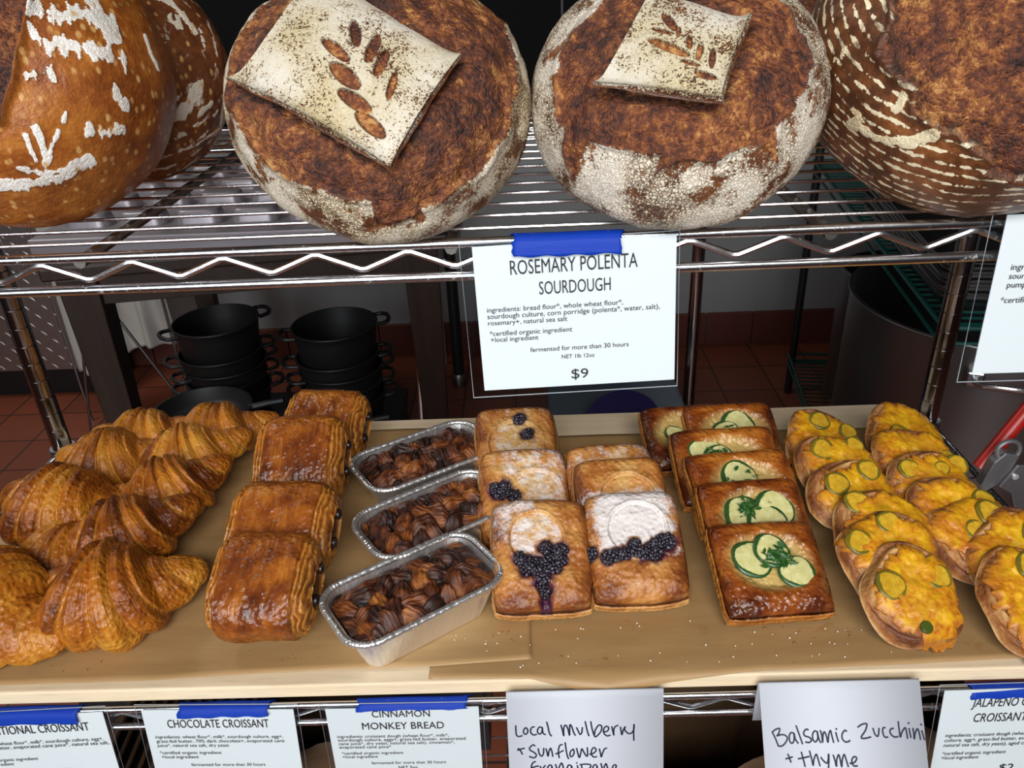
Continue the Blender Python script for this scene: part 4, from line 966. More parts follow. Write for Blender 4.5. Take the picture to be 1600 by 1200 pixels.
def pillow_mesh(name, parent, mat, pl, dz, attr, uvs=1.0, seed=0):
    n, U, Vv, X, Y, zt, zb, prof = pl
    P = np.stack([X, Y, zt], 1)
    top = P + np.stack([0 * X, 0 * X, dz + prof * .0012 * fbm(P, 55, 3, seed)], 1)
    bot = np.stack([X, Y, np.minimum(zb, top[:, 2] - .0006)], 1)
    F = grid_faces(n, n); N = n * n
    b = np.concatenate([np.arange(n) * n, (n - 1) * n + np.arange(1, n), np.arange(n - 2, -1, -1) * n + n - 1, np.arange(n - 2, 0, -1)])
    j = np.roll(b, -1)
    # bulging layered side wall
    side = []; ring = [b]; Vx = [top, bot]; cnt = 2 * N; ctr = np.array([X.mean(), Y.mean()])
    prev = b; steps = 7
    for k in range(1, steps):
        t = k / steps; p = top[b] * (1 - t) + bot[b] * t
        out = p[:, :2] - ctr; out /= np.linalg.norm(out, axis=1)[:, None]
        p = p.copy(); p[:, :2] += out * (.0022 * math.sin(PI * t) + .0007 * math.sin(k * 2.5))
        Vx.append(p); cur = np.arange(cnt, cnt + len(b)); cnt += len(b)
        side.append(np.stack([prev, cur, np.roll(cur, -1), np.roll(prev, -1)], 1)); prev = cur
    cur = b + N; side.append(np.stack([prev, cur, np.roll(cur, -1), np.roll(prev, -1)], 1))
    FF = np.concatenate([F, F[:, ::-1] + N] + side)
    V = np.concatenate(Vx)
    A = np.zeros((len(V), 4)); A[:, 3] = 1; A[:N] = attr; A[N:2 * N, 1] = .45
    for k in range(1, steps):
        o = 2 * N + (k - 1) * len(b); A[o:o + len(b), 1] = .62 + (.25 if k % 2 else -.1); A[o:o + len(b), 0] = .35 if k % 2 else 0
    UV = np.stack([V[:, 0] * 10, (V[:, 1] + V[:, 2] * 3) * 10], 1)
    return link_mesh(name, np_mesh(name, V, FF, mat, attr=A, uv=UV), parent), top

def m_mulb():
    tup = m_lam('sugared pastry crust', [(.36, (.17, .042, .009)), (.45, (.36, .12, .022)), (.54, (.54, .24, .06)), (.66, (.64, .38, .13))], stripe=(4, 4), pale=(.66, .44, .19))
    t, c, h, n2, n1 = tup; r, g, b, a = t.attr()
    # M.b powdered sugar, M.a below 1 = purple juice stain
    n = t.noise(t.obj, 620, 3, .6); n4 = t.noise(t.obj, 90, 4, .6)
    n6 = t.noise(t.obj, 30, 3, .6)
    s = t.ramp(t.math('SUBTRACT', t.math('ADD', t.math('MULTIPLY', b, .95), t.math('ADD', t.math('MULTIPLY', t.math('SUBTRACT', n4, .5), 1.0), t.math('MULTIPLY', t.math('SUBTRACT', n6, .5), .7))), t.math('MULTIPLY', n, .75)), [(-.10, 0), (.38, .84)])
    c = t.mix(t.math('SUBTRACT', 1.0, a), c, (.055, .008, .03))
    c = t.mix(s, c, (.76, .74, .75))
    return t.bsdf(Base_Color=c, Roughness=t.math('ADD', .42, t.math('MULTIPLY', s, .45)), Normal=t.bump(h, .7, .0022))
M_MULB = m_mulb()
def m_berry():
    t = NT('mulberry'); n = t.noise(t.obj, 330, 3); f = t.noise(t.obj, 60, 2)
    c = t.mix(t.ramp(n, [(.52, 0), (.70, .5)]), (.010, .006, .014), (.36, .34, .42))
    return t.bsdf(Base_Color=c, Roughness=.35)
M_BERRY = m_berry()
def berry_mesh(sd, l=.0095, r=.0048):
    rng = np.random.RandomState(sd); m = MB()
    k = 0
    ico = []
    for zz in np.linspace(-.8, .8, 5):
        n = max(3, int(round(8 * math.sqrt(1 - zz * zz))))
        for q in range(n):
            a = 2 * PI * (q + .5 * (k % 2)) / n; k += 0
            c = np.array([math.cos(a) * r * math.sqrt(1 - zz * zz) * .85, math.sin(a) * r * math.sqrt(1 - zz * zz) * .85, zz * l * .62])
            rad = .0023 * rng.uniform(.85, 1.15)
            m.lathe([(rad * math.sin(t), rad * -math.cos(t)) for t in (.05, .7, 1.3, 1.9, 2.5, 3.09)], c, 8)
        k += 1
    m.lathe([(.001, -l * .5), (r * .8, -l * .3), (r * .9, 0), (r * .8, l * .3), (.001, l * .5)], (0, 0, 0), 10)
    return np_mesh('mulberry', m.V, m.F, M_BERRY)
BERRIES = [berry_mesh(i, .011 + .0012 * i, .0056) for i in range(3)]
def mulberry_pastry(label, loc, rot, seed, berries, sugar, disc=(0, .1, .026), W=.096, L=.116, H=.036, notch=None):
    root = empty('mulberry_frangipane_pastry', loc, rot, label, 'pastry', 'sugared mulberry frangipane pastries')
    pl = pillow(W, L, H, 130, .07, 4, 2.6, seed, edge=.45); n, U, Vv, X, Y, zt, zb, prof = pl
    x = X / (W / 2); y = (Y - L / 2) / (L / 2)
    P = np.stack([X, Y, 0 * X], 1)
    rd = np.hypot(X - disc[0] * W / 2, (Y - L / 2) - disc[1] * L / 2) + .0015 * fbm(P, 30, 2, seed + 2)
    dz = -.0022 * smooth(disc[2], disc[2] - .004, rd) + .0012 * np.exp(-((rd - disc[2]) / .0016) ** 2) - .0012 * np.exp(-((rd - disc[2] + .0026) / .0014) ** 2)
    stain = np.zeros(len(X))
    for bx, by in berries:
        d = np.hypot(X - bx * W / 2, Y - L / 2 - by * L / 2) + .004 * fbm(P, 70, 3, seed + 6)
        stain = np.maximum(stain, smooth(.013, .0055, d)); dz -= .004 * smooth(.009, .002, d)
    if notch:
        for (x0, y0, x1, y1, w) in notch:
            d, _ = seg_dist(np.stack([x, y], 1), (x0, y0), (x1, y1)); d += .06 * fbm(P, 80, 3, seed + 9)
            dz -= .010 * smooth(w, w * .3, d) * prof; stain = np.maximum(stain, smooth(w * 1.0, w * .6, d))
    dz += .0022 * fbm(P, 22, 3, seed + 3) * prof + .0011 * np.sin((x * 2 + y * 9) + 3 * fbm(P, 18, 2, seed)) * smooth(disc[2], disc[2] + .01, rd) * prof
    sg = sugar(x, y, rd / disc[2]) * prof ** .5 * (1 - stain)
    tone = np.clip(.5 + .4 * fbm(P, 24, 3, seed + 4) + .18 * smooth(disc[2], disc[2] - .004, rd) - .2 * smooth(.75, .95, np.maximum(np.abs(x), np.abs(y))), 0, 1)
    attr = np.stack([.3 * np.exp(-((rd - disc[2]) / .002) ** 2), tone, np.clip(sg, 0, 1), 1 - stain], 1)
    o, top = pillow_mesh('pastry', root, M_MULB, pl, dz, attr, seed=seed)
    rng = np.random.RandomState(seed)
    for i, (bx, by) in enumerate(berries):
        k = np.argmin((X - bx * W / 2) ** 2 + (Y - L / 2 - by * L / 2) ** 2)
        c = top[k]
        link_mesh('mulberry', BERRIES[i % 3], root, (c[0], c[1], c[2] + .0032), (rng.uniform(.8, 2.2), rng.uniform(-.6, .6), rng.uniform(0, 6.2)))
    return root
mulberry_pastry('front left sugared mulberry pastry, its berries burst out in a dark V', (.065, .070, TOP + .001), (R_(27), 0, R_(1)), 1,
    [(-.42, -.16), (-.25, -.20), (-.30, -.34), (-.08, -.22), (-.10, -.38), (.06, -.30), (.04, -.48), (.22, -.16), (.34, -.10), (.40, -.20), (.10, .04), (.26, -.32), (-.02, -.60), (.06, -.70), (.42, -.02)],
    lambda x, y, r: .58 * smooth(1.02, .85, r) + .55 * smooth(.9, 1.05, r) * smooth(.5, -.6, x) * smooth(-.25, .2, y) + .25 * smooth(.6, .8, y), disc=(-.1, .20, .028), notch=[(.0, -.62, .06, -1.0, .16)])
mulberry_pastry('sugared mulberry pastry in the middle of the left stack, berries showing at its lower left', (.050, .160, TOP + .004), (R_(27), 0, R_(2)), 2,
    [(-.55, -.02), (-.42, .02), (-.30, -.02), (-.62, .08), (-.45, .12), (-.2, -.06)], lambda x, y, r: .42 * smooth(-.4, .3, x + y) + .12, disc=(.25, -.05, .030))
mulberry_pastry('sugared mulberry pastry at the back of the left stack, one berry on its crown', (.042, .252, TOP + .004), (R_(28), 0, R_(2)), 3,
    [(.10, .60), (.28, .26)], lambda x, y, r: .40 * smooth(1.1, .7, r) + .40 * smooth(.2, .9, y), disc=(-.02, .05, .032))
mulberry_pastry('thickly sugared mulberry pastry at the front right, berries in a line below its disc', (.158, .078, TOP + .001), (R_(27), 0, R_(2)), 4,
    [(-.62, -.28), (-.45, -.26), (-.24, -.22), (-.02, -.20), (.12, -.26), (.24, -.14), (.38, -.10), (.34, -.26), (.52, -.04), (-.04, -.08), (.64, -.06), (-.92, -.20)],
    lambda x, y, r: .95 * smooth(-.42, -.2, y) * (1 - .5 * smooth(.55, .9, np.abs(x))) + .3 * smooth(-.5, -.75, y) * (1 - smooth(-.75, -.9, y)), disc=(.05, .20, .030))
mulberry_pastry('sugared mulberry pastry in the middle of the right stack', (.153, .130, TOP + .006), (R_(30), 0, R_(3)), 5,
    [(-.3, -.3), (0, -.3)], lambda x, y, r: .6 * smooth(.5, .1, y) + .1, disc=(.1, .1, .03))
mulberry_pastry('sugared mulberry pastry at the back of the right stack, only its top edge showing', (.146, .164, TOP + .004), (R_(28), 0, R_(3)), 6,
    [(0, -.4)], lambda x, y, r: .45 + 0 * x, disc=(0, 0, .03))

# zucchini squares
def m_zuc():
    tup = m_lam('glazed pastry crust', [(.36, (.075, .014, .004)), (.45, (.21, .046, .007)), (.54, (.37, .105, .012)), (.68, (.52, .21, .035))], stripe=(3, 3), pale=(.60, .36, .11))
    t, c, h, n2, n1 = tup; r, g, b, a = t.attr()
    c = t.mix(b, c, (.62, .47, .17))
    n = t.noise(t.obj, 70, 4, .6)
    return t.bsdf(Base_Color=c, Roughness=t.math('ADD', .10, t.math('MULTIPLY', n, .18)), Normal=t.bump(t.math('ADD', h, n), .6, .0026))
M_ZUC = m_zuc()
def m_slice():
    t = NT('zucchini slice'); r, g, b, a = t.attr(); n = t.noise(t.obj, 200, 4, .6); v = t.voro(t.obj, 260)
    c = t.mix(t.ramp(n, [(.4, 0), (.7, 1)]), (.60, .56, .22), (.76, .72, .38))
    c = t.mix(t.math('MULTIPLY', t.ramp(v, [(.1, 1), (.25, 0)]), .35), c, (.42, .42, .16))
    c = t.mix(r, c, (.025, .085, .02))
    c = t.mix(t.math('MULTIPLY', g, .8), c, (.25, .12, .03))
    return t.bsdf(Base_Color=c, Roughness=.28, Normal=t.bump(n, .3, .001), Subsurface_Weight=.1, Subsurface_Scale=.004)
M_SLICE = m_slice()
M_HERB = plain('chopped green herbs', (.022, .095, .014), .4)
def slice_mesh(name, r, thick, seed, mat=None, wav=.10, rim=.19):
    nr, na = 22, 56; V = []; A = []
    rr = np.concatenate([np.linspace(.02, 1 - rim, 14), np.linspace(1 - rim + .02, 1, 8)])
    rng = np.random.RandomState(seed); ph = rng.uniform(0, 6.28, 4)
    for lay in (1, 0):
        for q in rr:
            for k in range(na):
                a = 2 * PI * k / na; w = 1 + .03 * math.sin(2 * a + ph[0]) + .015 * math.sin(5 * a + ph[1])
                z = (thick * (1 - .55 * max(0, (q - .88) / .12) ** 2) if lay else 0) + r * wav * (q ** 2) * math.sin(2 * a + ph[2]) * .5
                V.append((r * q * w * math.cos(a), r * q * w * math.sin(a), z))
                A.append((1 if q > 1 - rim * (.85 + .25 * math.sin(3 * a + ph[3])) else 0, 0, 0, 1))
    F = grid_faces(nr, na, True); n = nr * na
    FF = [tuple(f) for f in F] + [tuple(int(i) + n for i in f[::-1]) for f in F]
    FF += [((nr - 1) * na + k, n + (nr - 1) * na + k, n + (nr - 1) * na + (k + 1) % na, (nr - 1) * na + (k + 1) % na) for k in range(na)]
    FF += [tuple(range(na))[::-1], tuple(n + k for k in range(na))]
    return np_mesh(name, V, FF, mat or M_SLICE, attr=A)
def herbs_mesh(cx, cy, spread, n, seed, top):
    rng = np.random.RandomState(seed); m = MB()
    for i in range(n):
        x, y = cx + rng.normal(0, spread), cy + rng.normal(0, spread * .8); l = rng.uniform(.0018, .005); w = l * rng.uniform(.25, .5); a = rng.uniform(0, 6.28)
        M = Matrix.Translation((x, y, top + rng.uniform(.0003, .002))) @ Euler((rng.uniform(-.5, .5), rng.uniform(-.5, .5), a)).to_matrix().to_4x4()
        V = [M @ Vector(p) for p in ((-l, 0, 0), (-l * .3, w, .0005), (l * .5, w * .8, .0004), (l, 0, 0), (l * .4, -w, .0005), (-l * .4, -w * .8, .0002))]
        m.add(V + [v + Vector((0, 0, .0003)) for v in V], [tuple(range(6))[::-1], tuple(range(6, 12))] + [(k, (k + 1) % 6, 6 + (k + 1) % 6, 6 + k) for k in range(6)])
    return m
def zucchini_pastry(label, loc, rot, seed, slices, herbs, W=.112, L=.097, H=.030, well=(0, .05, .034, .026)):
    root = empty('zucchini_pastry', loc, rot, label, 'pastry', 'square zucchini pastries')
    pl = pillow(W, L, H, 120, .035, 6, 2.2, seed, edge=.55); n, U, Vv, X, Y, zt, zb, prof = pl
    P = np.stack([X, Y, 0 * X], 1); lx = X - well[0] * W / 2; ly = Y - L / 2 - well[1] * L / 2
    e = np.hypot(lx / well[2], ly / well[3]) + .12 * fbm(P, 30, 3, seed)
    wl = smooth(1.35, .85, e)
    dz = -.006 * wl + .0026 * fbm(P, 20, 3, seed + 2) * prof
    tone = np.clip(.42 + .5 * fbm(P, 18, 3, seed + 3) + .2 * wl - .18 * smooth(.7, .95, np.maximum(np.abs(U), np.abs(Vv))), 0, 1)
    attr = np.stack([0 * X, tone, wl * .75, 0 * X + 1], 1)
    o, top = pillow_mesh('pastry', root, M_ZUC, pl, dz, attr, seed=seed)
    for i, (sx, sy, r) in enumerate(slices):
        k = np.argmin((X - sx) ** 2 + (Y - L / 2 - sy) ** 2)
        me = slice_mesh('zucchini_slice', r, .0028, seed * 10 + i)
        link_mesh('zucchini_slice', me, root, (sx, L / 2 + sy, top[k, 2] + .0012 + .0018 * i), (R_(6 * math.sin(i * 2 + seed)), R_(5 * math.cos(i * 3 + seed)), seed + i * 2.1))
    if herbs:
        hx, hy, sp, nh = herbs
        k = np.argmin((X - hx) ** 2 + (Y - L / 2 - hy) ** 2)
        h = herbs_mesh(hx, L / 2 + hy, sp, nh, seed, top[k, 2] + .0075).build('chopped_herbs', M_HERB, root); h['kind'] = 'stuff'
    return root
zucchini_pastry('square zucchini pastry at the front, three slices under a pile of herbs', (.284, .057, TOP + .001), (R_(22), 0, R_(3)), 1, [(-.017, .006, .0195), (.021, -.010, .0175), (.003, .012, .0180)], (.006, .005, .006, 90), W=.101)
zucchini_pastry('square zucchini pastry second from the front, a green sprig over its slices', (.287, .120, TOP + .006), (R_(24), 0, R_(3)), 2, [(-.012, .006, .022), (.020, .010, .021), (.008, -.004, .02)], (-.010, .010, .006, 40), W=.106)
zucchini_pastry('square zucchini pastry third from the front with one pale slice showing', (.290, .175, TOP + .006), (R_(25), 0, R_(4)), 3, [(-.004, .013, .021), (.004, -.012, .02)], (-.006, .006, .010, 12), W=.114)
zucchini_pastry('square zucchini pastry fourth from the front, herbs on its left-hand slices', (.282, .224, TOP + .006), (R_(26), 0, R_(3)), 4, [(-.024, .014, .021), (-.010, .003, .019)], (-.012, .004, .006, 60), W=.118)
zucchini_pastry('square zucchini pastry fifth from the front, backed by the rear board edge', (.302, .282, TOP + .005), (R_(26), 0, R_(2)), 5, [(.006, .012, .022), (-.010, .002, .017)], (-.006, .0, .008, 14), W=.108)
zucchini_pastry('square zucchini pastry at the very back left of its stack, half covered', (.250, .300, TOP + .002), (R_(24), 0, R_(5)), 6, [(.020, .020, .016), (-.016, .0, .012)], (.022, .02, .004, 10), W=.1, L=.09)

# jalapeño cheese pastries
M_DOUGH = fin(m_lam('cheese pastry dough', [(.36, (.12, .032, .010)), (.46, (.28, .095, .024)), (.55, (.44, .20, .06)), (.68, (.60, .38, .15))], stripe=(8, 3), pale=(.62, .42, .18)), .42, .6, .0017)
def m_cheese():
    t = NT('melted cheddar'); r, g, b, a = t.attr(); o = t.obj
    n1 = t.noise(o, 55, 5, .62); n2 = t.noise(o, 230, 4, .6); n3 = t.noise(o, 500, 3, .6)
    f = t.math('ADD', t.math('MULTIPLY', n1, .65), t.math('MULTIPLY', n2, .35))
    c = t.ramp(f, [(.36, (.42, .11, .008)), (.46, (.62, .25, .008)), (.57, (.74, .40, .010)), (.72, (.80, .50, .03))])
    c = t.mix(t.math('MULTIPLY', r, t.ramp(n1, [(.35, .5), (.6, 1)])), c, (.42, .13, .02))
    return t.bsdf(Base_Color=c, Roughness=t.math('ADD', .28, t.math('MULTIPLY', n2, .2)), Normal=t.bump(t.math('ADD', t.math('MULTIPLY', n2, .8), t.math('MULTIPLY', n3, .3)), .5, .0018), Subsurface_Weight=.12, Subsurface_Scale=.003)
M_CHEESE = m_cheese()
def m_jal():
    t = NT('jalapeño slice'); r, g, b, a = t.attr(); n = t.noise(t.obj, 240, 4, .6); n1 = t.noise(t.obj, 70, 2)
    c = t.mix(t.ramp(n, [(.35, 0), (.65, 1)]), (.50, .26, .012), (.64, .40, .03))
    c = t.mix(r, c, t.mix(n1, (.085, .085, .012), (.24, .17, .014)))
    return t.bsdf(Base_Color=c, Roughness=.3, Normal=t.bump(n, .5, .0014))
M_JAL = m_jal()
M_JAL_FRESH = plain('green jalapeño flesh', (.06, .085, .010), .3)
def cheese_pastry(label, loc, rot, seed, slices, W=.094, L=.097, H=.022, over=(0, 0), bare=None):
    root = empty('jalapeno_cheese_pastry', loc, rot, label, 'pastry', 'jalapeño cheese pastries')
    rng = np.random.RandomState(seed)
    # dough base: a flattened coil
    nr, na = 46, 120; q = np.linspace(.015, 1, nr); a = np.linspace(0, 2 * PI, na, endpoint=False)
    Q, A = np.meshgrid(q, a, indexing='ij'); Q = Q.ravel(); A = A.ravel()
    ca, sa = np.cos(A), np.sin(A)
    rad = 1 + .06 * np.sin(2 * A + seed) + .05 * np.sin(3 * A + seed * 2.3) + .03 * np.sin(5 * A + seed)
    X = W / 2 * Q * ca * rad; Y = L / 2 * Q * sa * rad
    P = np.stack([X, Y, 0 * X], 1)
    domed = H * np.power(np.clip(1 - Q ** 5, 0, 1), .5)
    lay = (.0016 * np.sin(Q * 34 + 2.5 * np.sin(A * 2 + seed)) + .002 * fbm(np.stack([Q * 6, ca * 2, sa * 2], 1), 1.5, 3, seed + 40)) * smooth(.5, .7, Q)
    zt = .35 * H + .65 * domed + lay + .003 * fbm(P, 28, 3, seed) ; zb = .35 * H * np.clip(Q, 0, 1) ** 4
    top = np.stack([X, Y + L / 2, zt], 1); bot = np.stack([X * .97, Y * .97 + L / 2, np.minimum(zb, zt - .0008)], 1)
    F = grid_faces(nr, na, True); n = nr * na
    FF = [tuple(f) for f in F] + [tuple(int(i) + n for i in f[::-1]) for f in F] + [((nr - 1) * na + k, n + (nr - 1) * na + k, n + (nr - 1) * na + (k + 1) % na, (nr - 1) * na + (k + 1) % na) for k in range(na)]
    FF += [tuple(range(na))[::-1], tuple(n + k for k in range(na))]
    at = np.zeros((2 * n, 4)); at[:, 3] = 1; at[:n, 1] = np.clip(.5 + .4 * fbm(P, 40, 3, seed) + .2 * np.sin(Q * 26), 0, 1); at[n:, 1] = .4
    uv = np.concatenate([np.stack([Q * 3, A], 1), np.stack([Q * 3, A], 1)])
    link_mesh('dough', np_mesh('dough', np.concatenate([top, bot]), FF, M_DOUGH, attr=at, uv=uv), root)
    # melted cheese with a ragged crisp edge
    nr, na = 60, 170; q = np.linspace(.012, 1, nr); a = np.linspace(0, 2 * PI, na, endpoint=False)
    Q, A = np.meshgrid(q, a, indexing='ij'); Q = Q.ravel(); A = A.ravel(); ca, sa = np.cos(A), np.sin(A)
    C1 = np.stack([ca, sa, 0 * ca], 1)
    edge = .90 + .22 * fbm(C1, 1.4, 3, seed + 5) + .22 * fbm(C1, 6, 3, seed + 6) + over[1] * np.exp(-((np.angle(np.exp(1j * (A - over[0]))) / .55) ** 2))
    if bare is not None: edge -= bare[1] * np.exp(-((np.angle(np.exp(1j * (A - bare[0]))) / bare[2]) ** 2))
    rad = 1 + .06 * np.sin(2 * A + seed) + .05 * np.sin(3 * A + seed * 2.3) + .03 * np.sin(5 * A + seed)
    QQ = Q * edge
    X = W / 2 * QQ * ca * rad; Y = L / 2 * QQ * sa * rad; P = np.stack([X, Y, 0 * X], 1)
    base = .35 * H + .65 * H * np.power(np.clip(1 - np.clip(QQ, 0, 1) ** 5, 0, 1), .5) + .003 * fbm(P, 28, 3, seed)
    base = np.where(QQ > .97, np.maximum(base - (QQ - .97) * L * .55, .0016), base)
    lump = .0026 + .0022 * fbm(P, 55, 3, seed + 8) + .0009 * fbm(P, 170, 2, seed + 9)
    th = lump * np.power(np.clip(1 - Q ** 8, 0, 1), .5)
    top = np.stack([X, Y + L / 2, base + .0010 + np.maximum(th, .0002)], 1); bot = np.stack([X, Y + L / 2, base - .0004 + 0 * th], 1)
    F = grid_faces(nr, na, True); n = nr * na
    FF = [tuple(f) for f in F] + [tuple(int(i) + n for i in f[::-1]) for f in F] + [((nr - 1) * na + k, n + (nr - 1) * na + k, n + (nr - 1) * na + (k + 1) % na, (nr - 1) * na + (k + 1) % na) for k in range(na)]
    FF += [tuple(range(na))[::-1]]
    at = np.zeros((2 * n, 4)); at[:, 3] = 1; at[:n, 0] = np.clip(smooth(.80, 1.0, Q) * .9 + .35 * smooth(.05, .4, fbm(P, 24, 3, seed + 2)), 0, 1); at[n:, 0] = 1
    link_mesh('melted_cheese', np_mesh('melted_cheese', np.concatenate([top, bot]), FF, M_CHEESE, attr=at), root)
    for i, (sx, sy, r, *m) in enumerate(slices):
        k = np.argmin((X - sx) ** 2 + (Y - sy) ** 2)
        me = slice_mesh('jalapeno_slice', r, .0026, seed * 10 + i, M_JAL, .06, .26) if not m else slice_mesh('jalapeno_slice', r, .004, seed * 10 + i, M_JAL_FRESH, .02, .3)
        link_mesh('jalapeno_slice', me, root, (sx, L / 2 + sy, top[k, 2] - .0012), (R_(4 * math.sin(i + seed)), R_(4 * math.cos(i * 2 + seed)), seed + i))
    return root
JL = [(.404, .019, 1, 27, 6), (.401, .066, 5, 29, 4), (.403, .102, 6, 30, -4), (.401, .158, 6, 29, 3), (.400, .208, 6, 28, 0), (.406, .266, 4, 27, 4)]
jl_lab = ['front cheese pastry of the left row with two jalapeño rounds like eyes', 'cheese pastry second in the left cheese row, a jalapeño round at its left edge', 'cheese pastry third in the left cheese row with a pale-centred green ring', 'cheese pastry fourth in the left cheese row with a ring at its upper right', 'cheese pastry fifth in the left cheese row, smoothly browned', 'cheese pastry at the back of the left cheese row with one ring on its crown']
jl_sl = [[(-.022, .006, .0145), (.024, .010, .0125), (-.006, -.034, .0055, 1)], [(-.030, .012, .0135), (.004, .030, .012)], [(-.022, .028, .0130), (.02, -.01, .012)], [(.018, .026, .0125), (-.020, .012, .0135)], [(-.016, .022, .014), (.020, .026, .011)], [(.0, .028, .0125), (.028, .010, .011)]]
for i, (x, y, z, t, rz) in enumerate(JL):
    cheese_pastry(jl_lab[i], (x, y, TOP + .001 * z), (R_(t), 0, R_(rz)), 100 + i, jl_sl[i], over=((-1.1, .20) if i == 0 else (.4, .08)), bare=((2.3, .22, .6) if i in (0, 2, 3) else (3.9, .25, .5) if i == 1 else None))
JR = [(.497, .008, 2, 25, -6), (.512, .062, 6, 27, -8), (.494, .088, 4, 28, 2), (.488, .122, 6, 29, 0), (.488, .170, 6, 29, 2), (.490, .217, 6, 29, 2), (.500, .274, 4, 27, 0)]
jr_lab = ['cheese pastry at the front of the right cheese row, cut off by the frame', 'cheese pastry second in the right cheese row with one large jalapeño round', 'cheese pastry third in the right cheese row, bare dough on its lower left', 'cheese pastry fourth in the right cheese row, mostly plain cheese', 'cheese pastry fifth in the right cheese row with a blackened ring on its right', 'cheese pastry sixth in the right cheese row, smooth yellow cheese', 'cheese pastry at the very back of the right cheese row beside the right post']
jr_sl = [[(.004, .026, .0145), (.030, .006, .012)], [(.020, .018, .0165)], [(.016, .022, .0145), (-.004, .006, .011)], [(.026, .012, .012)], [(-.024, .020, .0120), (.010, .018, .0085), (.030, .024, .0130)], [(.03, .0, .012)], [(-.01, .0, .012)]]
for i, (x, y, z, t, rz) in enumerate(JR):
    cheese_pastry(jr_lab[i], (x, y, TOP + .001 * z), (R_(t), 0, R_(rz)), 200 + i, jr_sl[i], over=((-1.6, .12) if i == 0 else (-.2, .10)), bare=((3.6, .25, .5) if i in (0, 2) else None))

# crumbs and sugar on the paper
m = MB(); rng = np.random.RandomState(5)
for cx, cy, n, sx, sy in ((-.17, .028, 16, .022, .008), (-.40, .022, 6, .03, .006), (.02, .045, 9, .015, .010), (.09, .02, 6, .02, .006), (.33, .035, 7, .02, .01), (.26, .03, 5, .03, .01)):
    for q in range(n):
        x, y = cx + rng.normal(0, sx), cy + abs(rng.normal(0, sy)) ; r = rng.uniform(.0005, .0017)
        p = [(x + r * rng.uniform(.6, 1.3) * math.cos(a), y + r * rng.uniform(.6, 1.2) * math.sin(a), TOP + .0002) for a in np.linspace(0, 6.28, 7)[:6]]
        m.add(p + [(x, y, TOP + .0002 + r * .6)], [(k, (k + 1) % 6, 6) for k in range(6)])
o = m.build('pastry_crumbs', plain('pastry crumbs', (.30, .12, .03), .6), None); tag(o, 'brown pastry crumbs scattered along the front of the parchment', 'crumbs', kind='stuff')
m = MB()
for q in range(60):
    x, y = rng.uniform(-.02, .42), rng.uniform(.012, .065); r = rng.uniform(.0004, .0009)
    m.lathe([(r * .9, 0), (r, r * .5), (r * .5, r)], (x, y, TOP + .0001), 6)
o = m.build('sugar_grains', plain('white sugar', (.85, .84, .82), .5), None); tag(o, 'white sugar grains sprinkled on the front of the parchment', 'sugar', kind='stuff')

# ------------------------------------------------------------------ kitchen behind the shelves
# diamond plate cladding
tb = empty('clad_cabinet', (-2.36, 2.2, 0), label='grey diamond plate cladding of a low cabinet at the far left', cat='cabinet')
MB().box((0, .12, .65), (1.62, .22, 1.02)).build('cabinet_body', DARK_STEEL, tb)
MB().box((0, .14, .07), (1.56, .16, .14)).build('plinth', BLACK_METAL, tb)
DPLATE = m_chrome('diamond plate', (.48, .48, .48), .1, .42)
mb = MB(); mb.box((0, .006, .65), (1.64, .008, 1.04))
for i in range(48):
    for j in range(30):
        x, z = -.81 + .034 * i, .145 + .034 * j
        if x < .0: continue
        s = 1 if (i + j) % 2 else -1; a = s * R_(45); l, w = .0155, .0048
        V = []
        for (p, q, d) in ((-l, 0, 0), (0, -w, 0), (l, 0, 0), (0, w, 0), (-l * .5, 0, -.0018), (l * .5, 0, -.0018)):
            V.append((x + p * math.cos(a) - q * math.sin(a), -.0008 + d + .003, z + p * math.sin(a) + q * math.cos(a)))
        mb.add(V, [(0, 1, 4), (1, 5, 4), (1, 2, 5), (2, 3, 5), (3, 4, 5), (3, 0, 4)])
mb.build('diamond_plate', DPLATE, tb)

# invented dark cabinet, added so the wall behind the loaves goes black
uc = empty('dark_wall_cabinet', (.7, 2.3, .98), label='dark cabinet in the gloom behind the loaves', cat='cabinet')
MB().box((0, .03, .75), (4.4, .30, 1.5)).build('cabinet_body', plain('black laminate', (.004, .004, .0045), .7, Specular_IOR_Level=.1), uc)
for k in range(5):
    dd = MB().box((-1.74 + .872 * k, -.129, .75), (.85, .018, 1.46)).build('door', plain('black laminate door', (.004, .004, .0045), .7, Specular_IOR_Level=.1) if k == 0 else bpy.data.materials['black laminate door'], uc, bevel=.003)
    MB().tube([(-1.74 + .872 * k + .36, -.150, .25), (-1.74 + .872 * k + .36, -.150, .55)], .006, 8).build('handle', DARK_STEEL, dd, smooth=True)

# dark wooden table
tab = empty('wooden_table', (-.60, 1.62, 0), (0, 0, R_(9)), label='dark brown wooden table with tapered legs, carrying the muffin tin', cat='table')
def leg(x, y):
    w0, w1 = .040, .020
    V = [(x + a * w1, y + b * w1, 0) for a, b in ((-1, -1), (1, -1), (1, 1), (-1, 1))] + [(x + a * w0, y + b * w0, .885) for a, b in ((-1, -1), (1, -1), (1, 1), (-1, 1))]
    MB().add(V, [(3, 2, 1, 0), (4, 5, 6, 7), (0, 1, 5, 4), (1, 2, 6, 5), (2, 3, 7, 6), (3, 0, 4, 7)]).build('leg', DARK_WOOD, tab, bevel=.003)
for x in (-.362, .352):
    for y in (-.47, .47): leg(x, y)
MB().box((0, -.485, .855), (.66, .024, .07)).box((0, .485, .855), (.66, .024, .07)).box((-.375, 0, .855), (.024, .90, .07)).box((.365, 0, .855), (.024, .90, .07)).build('apron', DARK_WOOD, tab, bevel=.002)
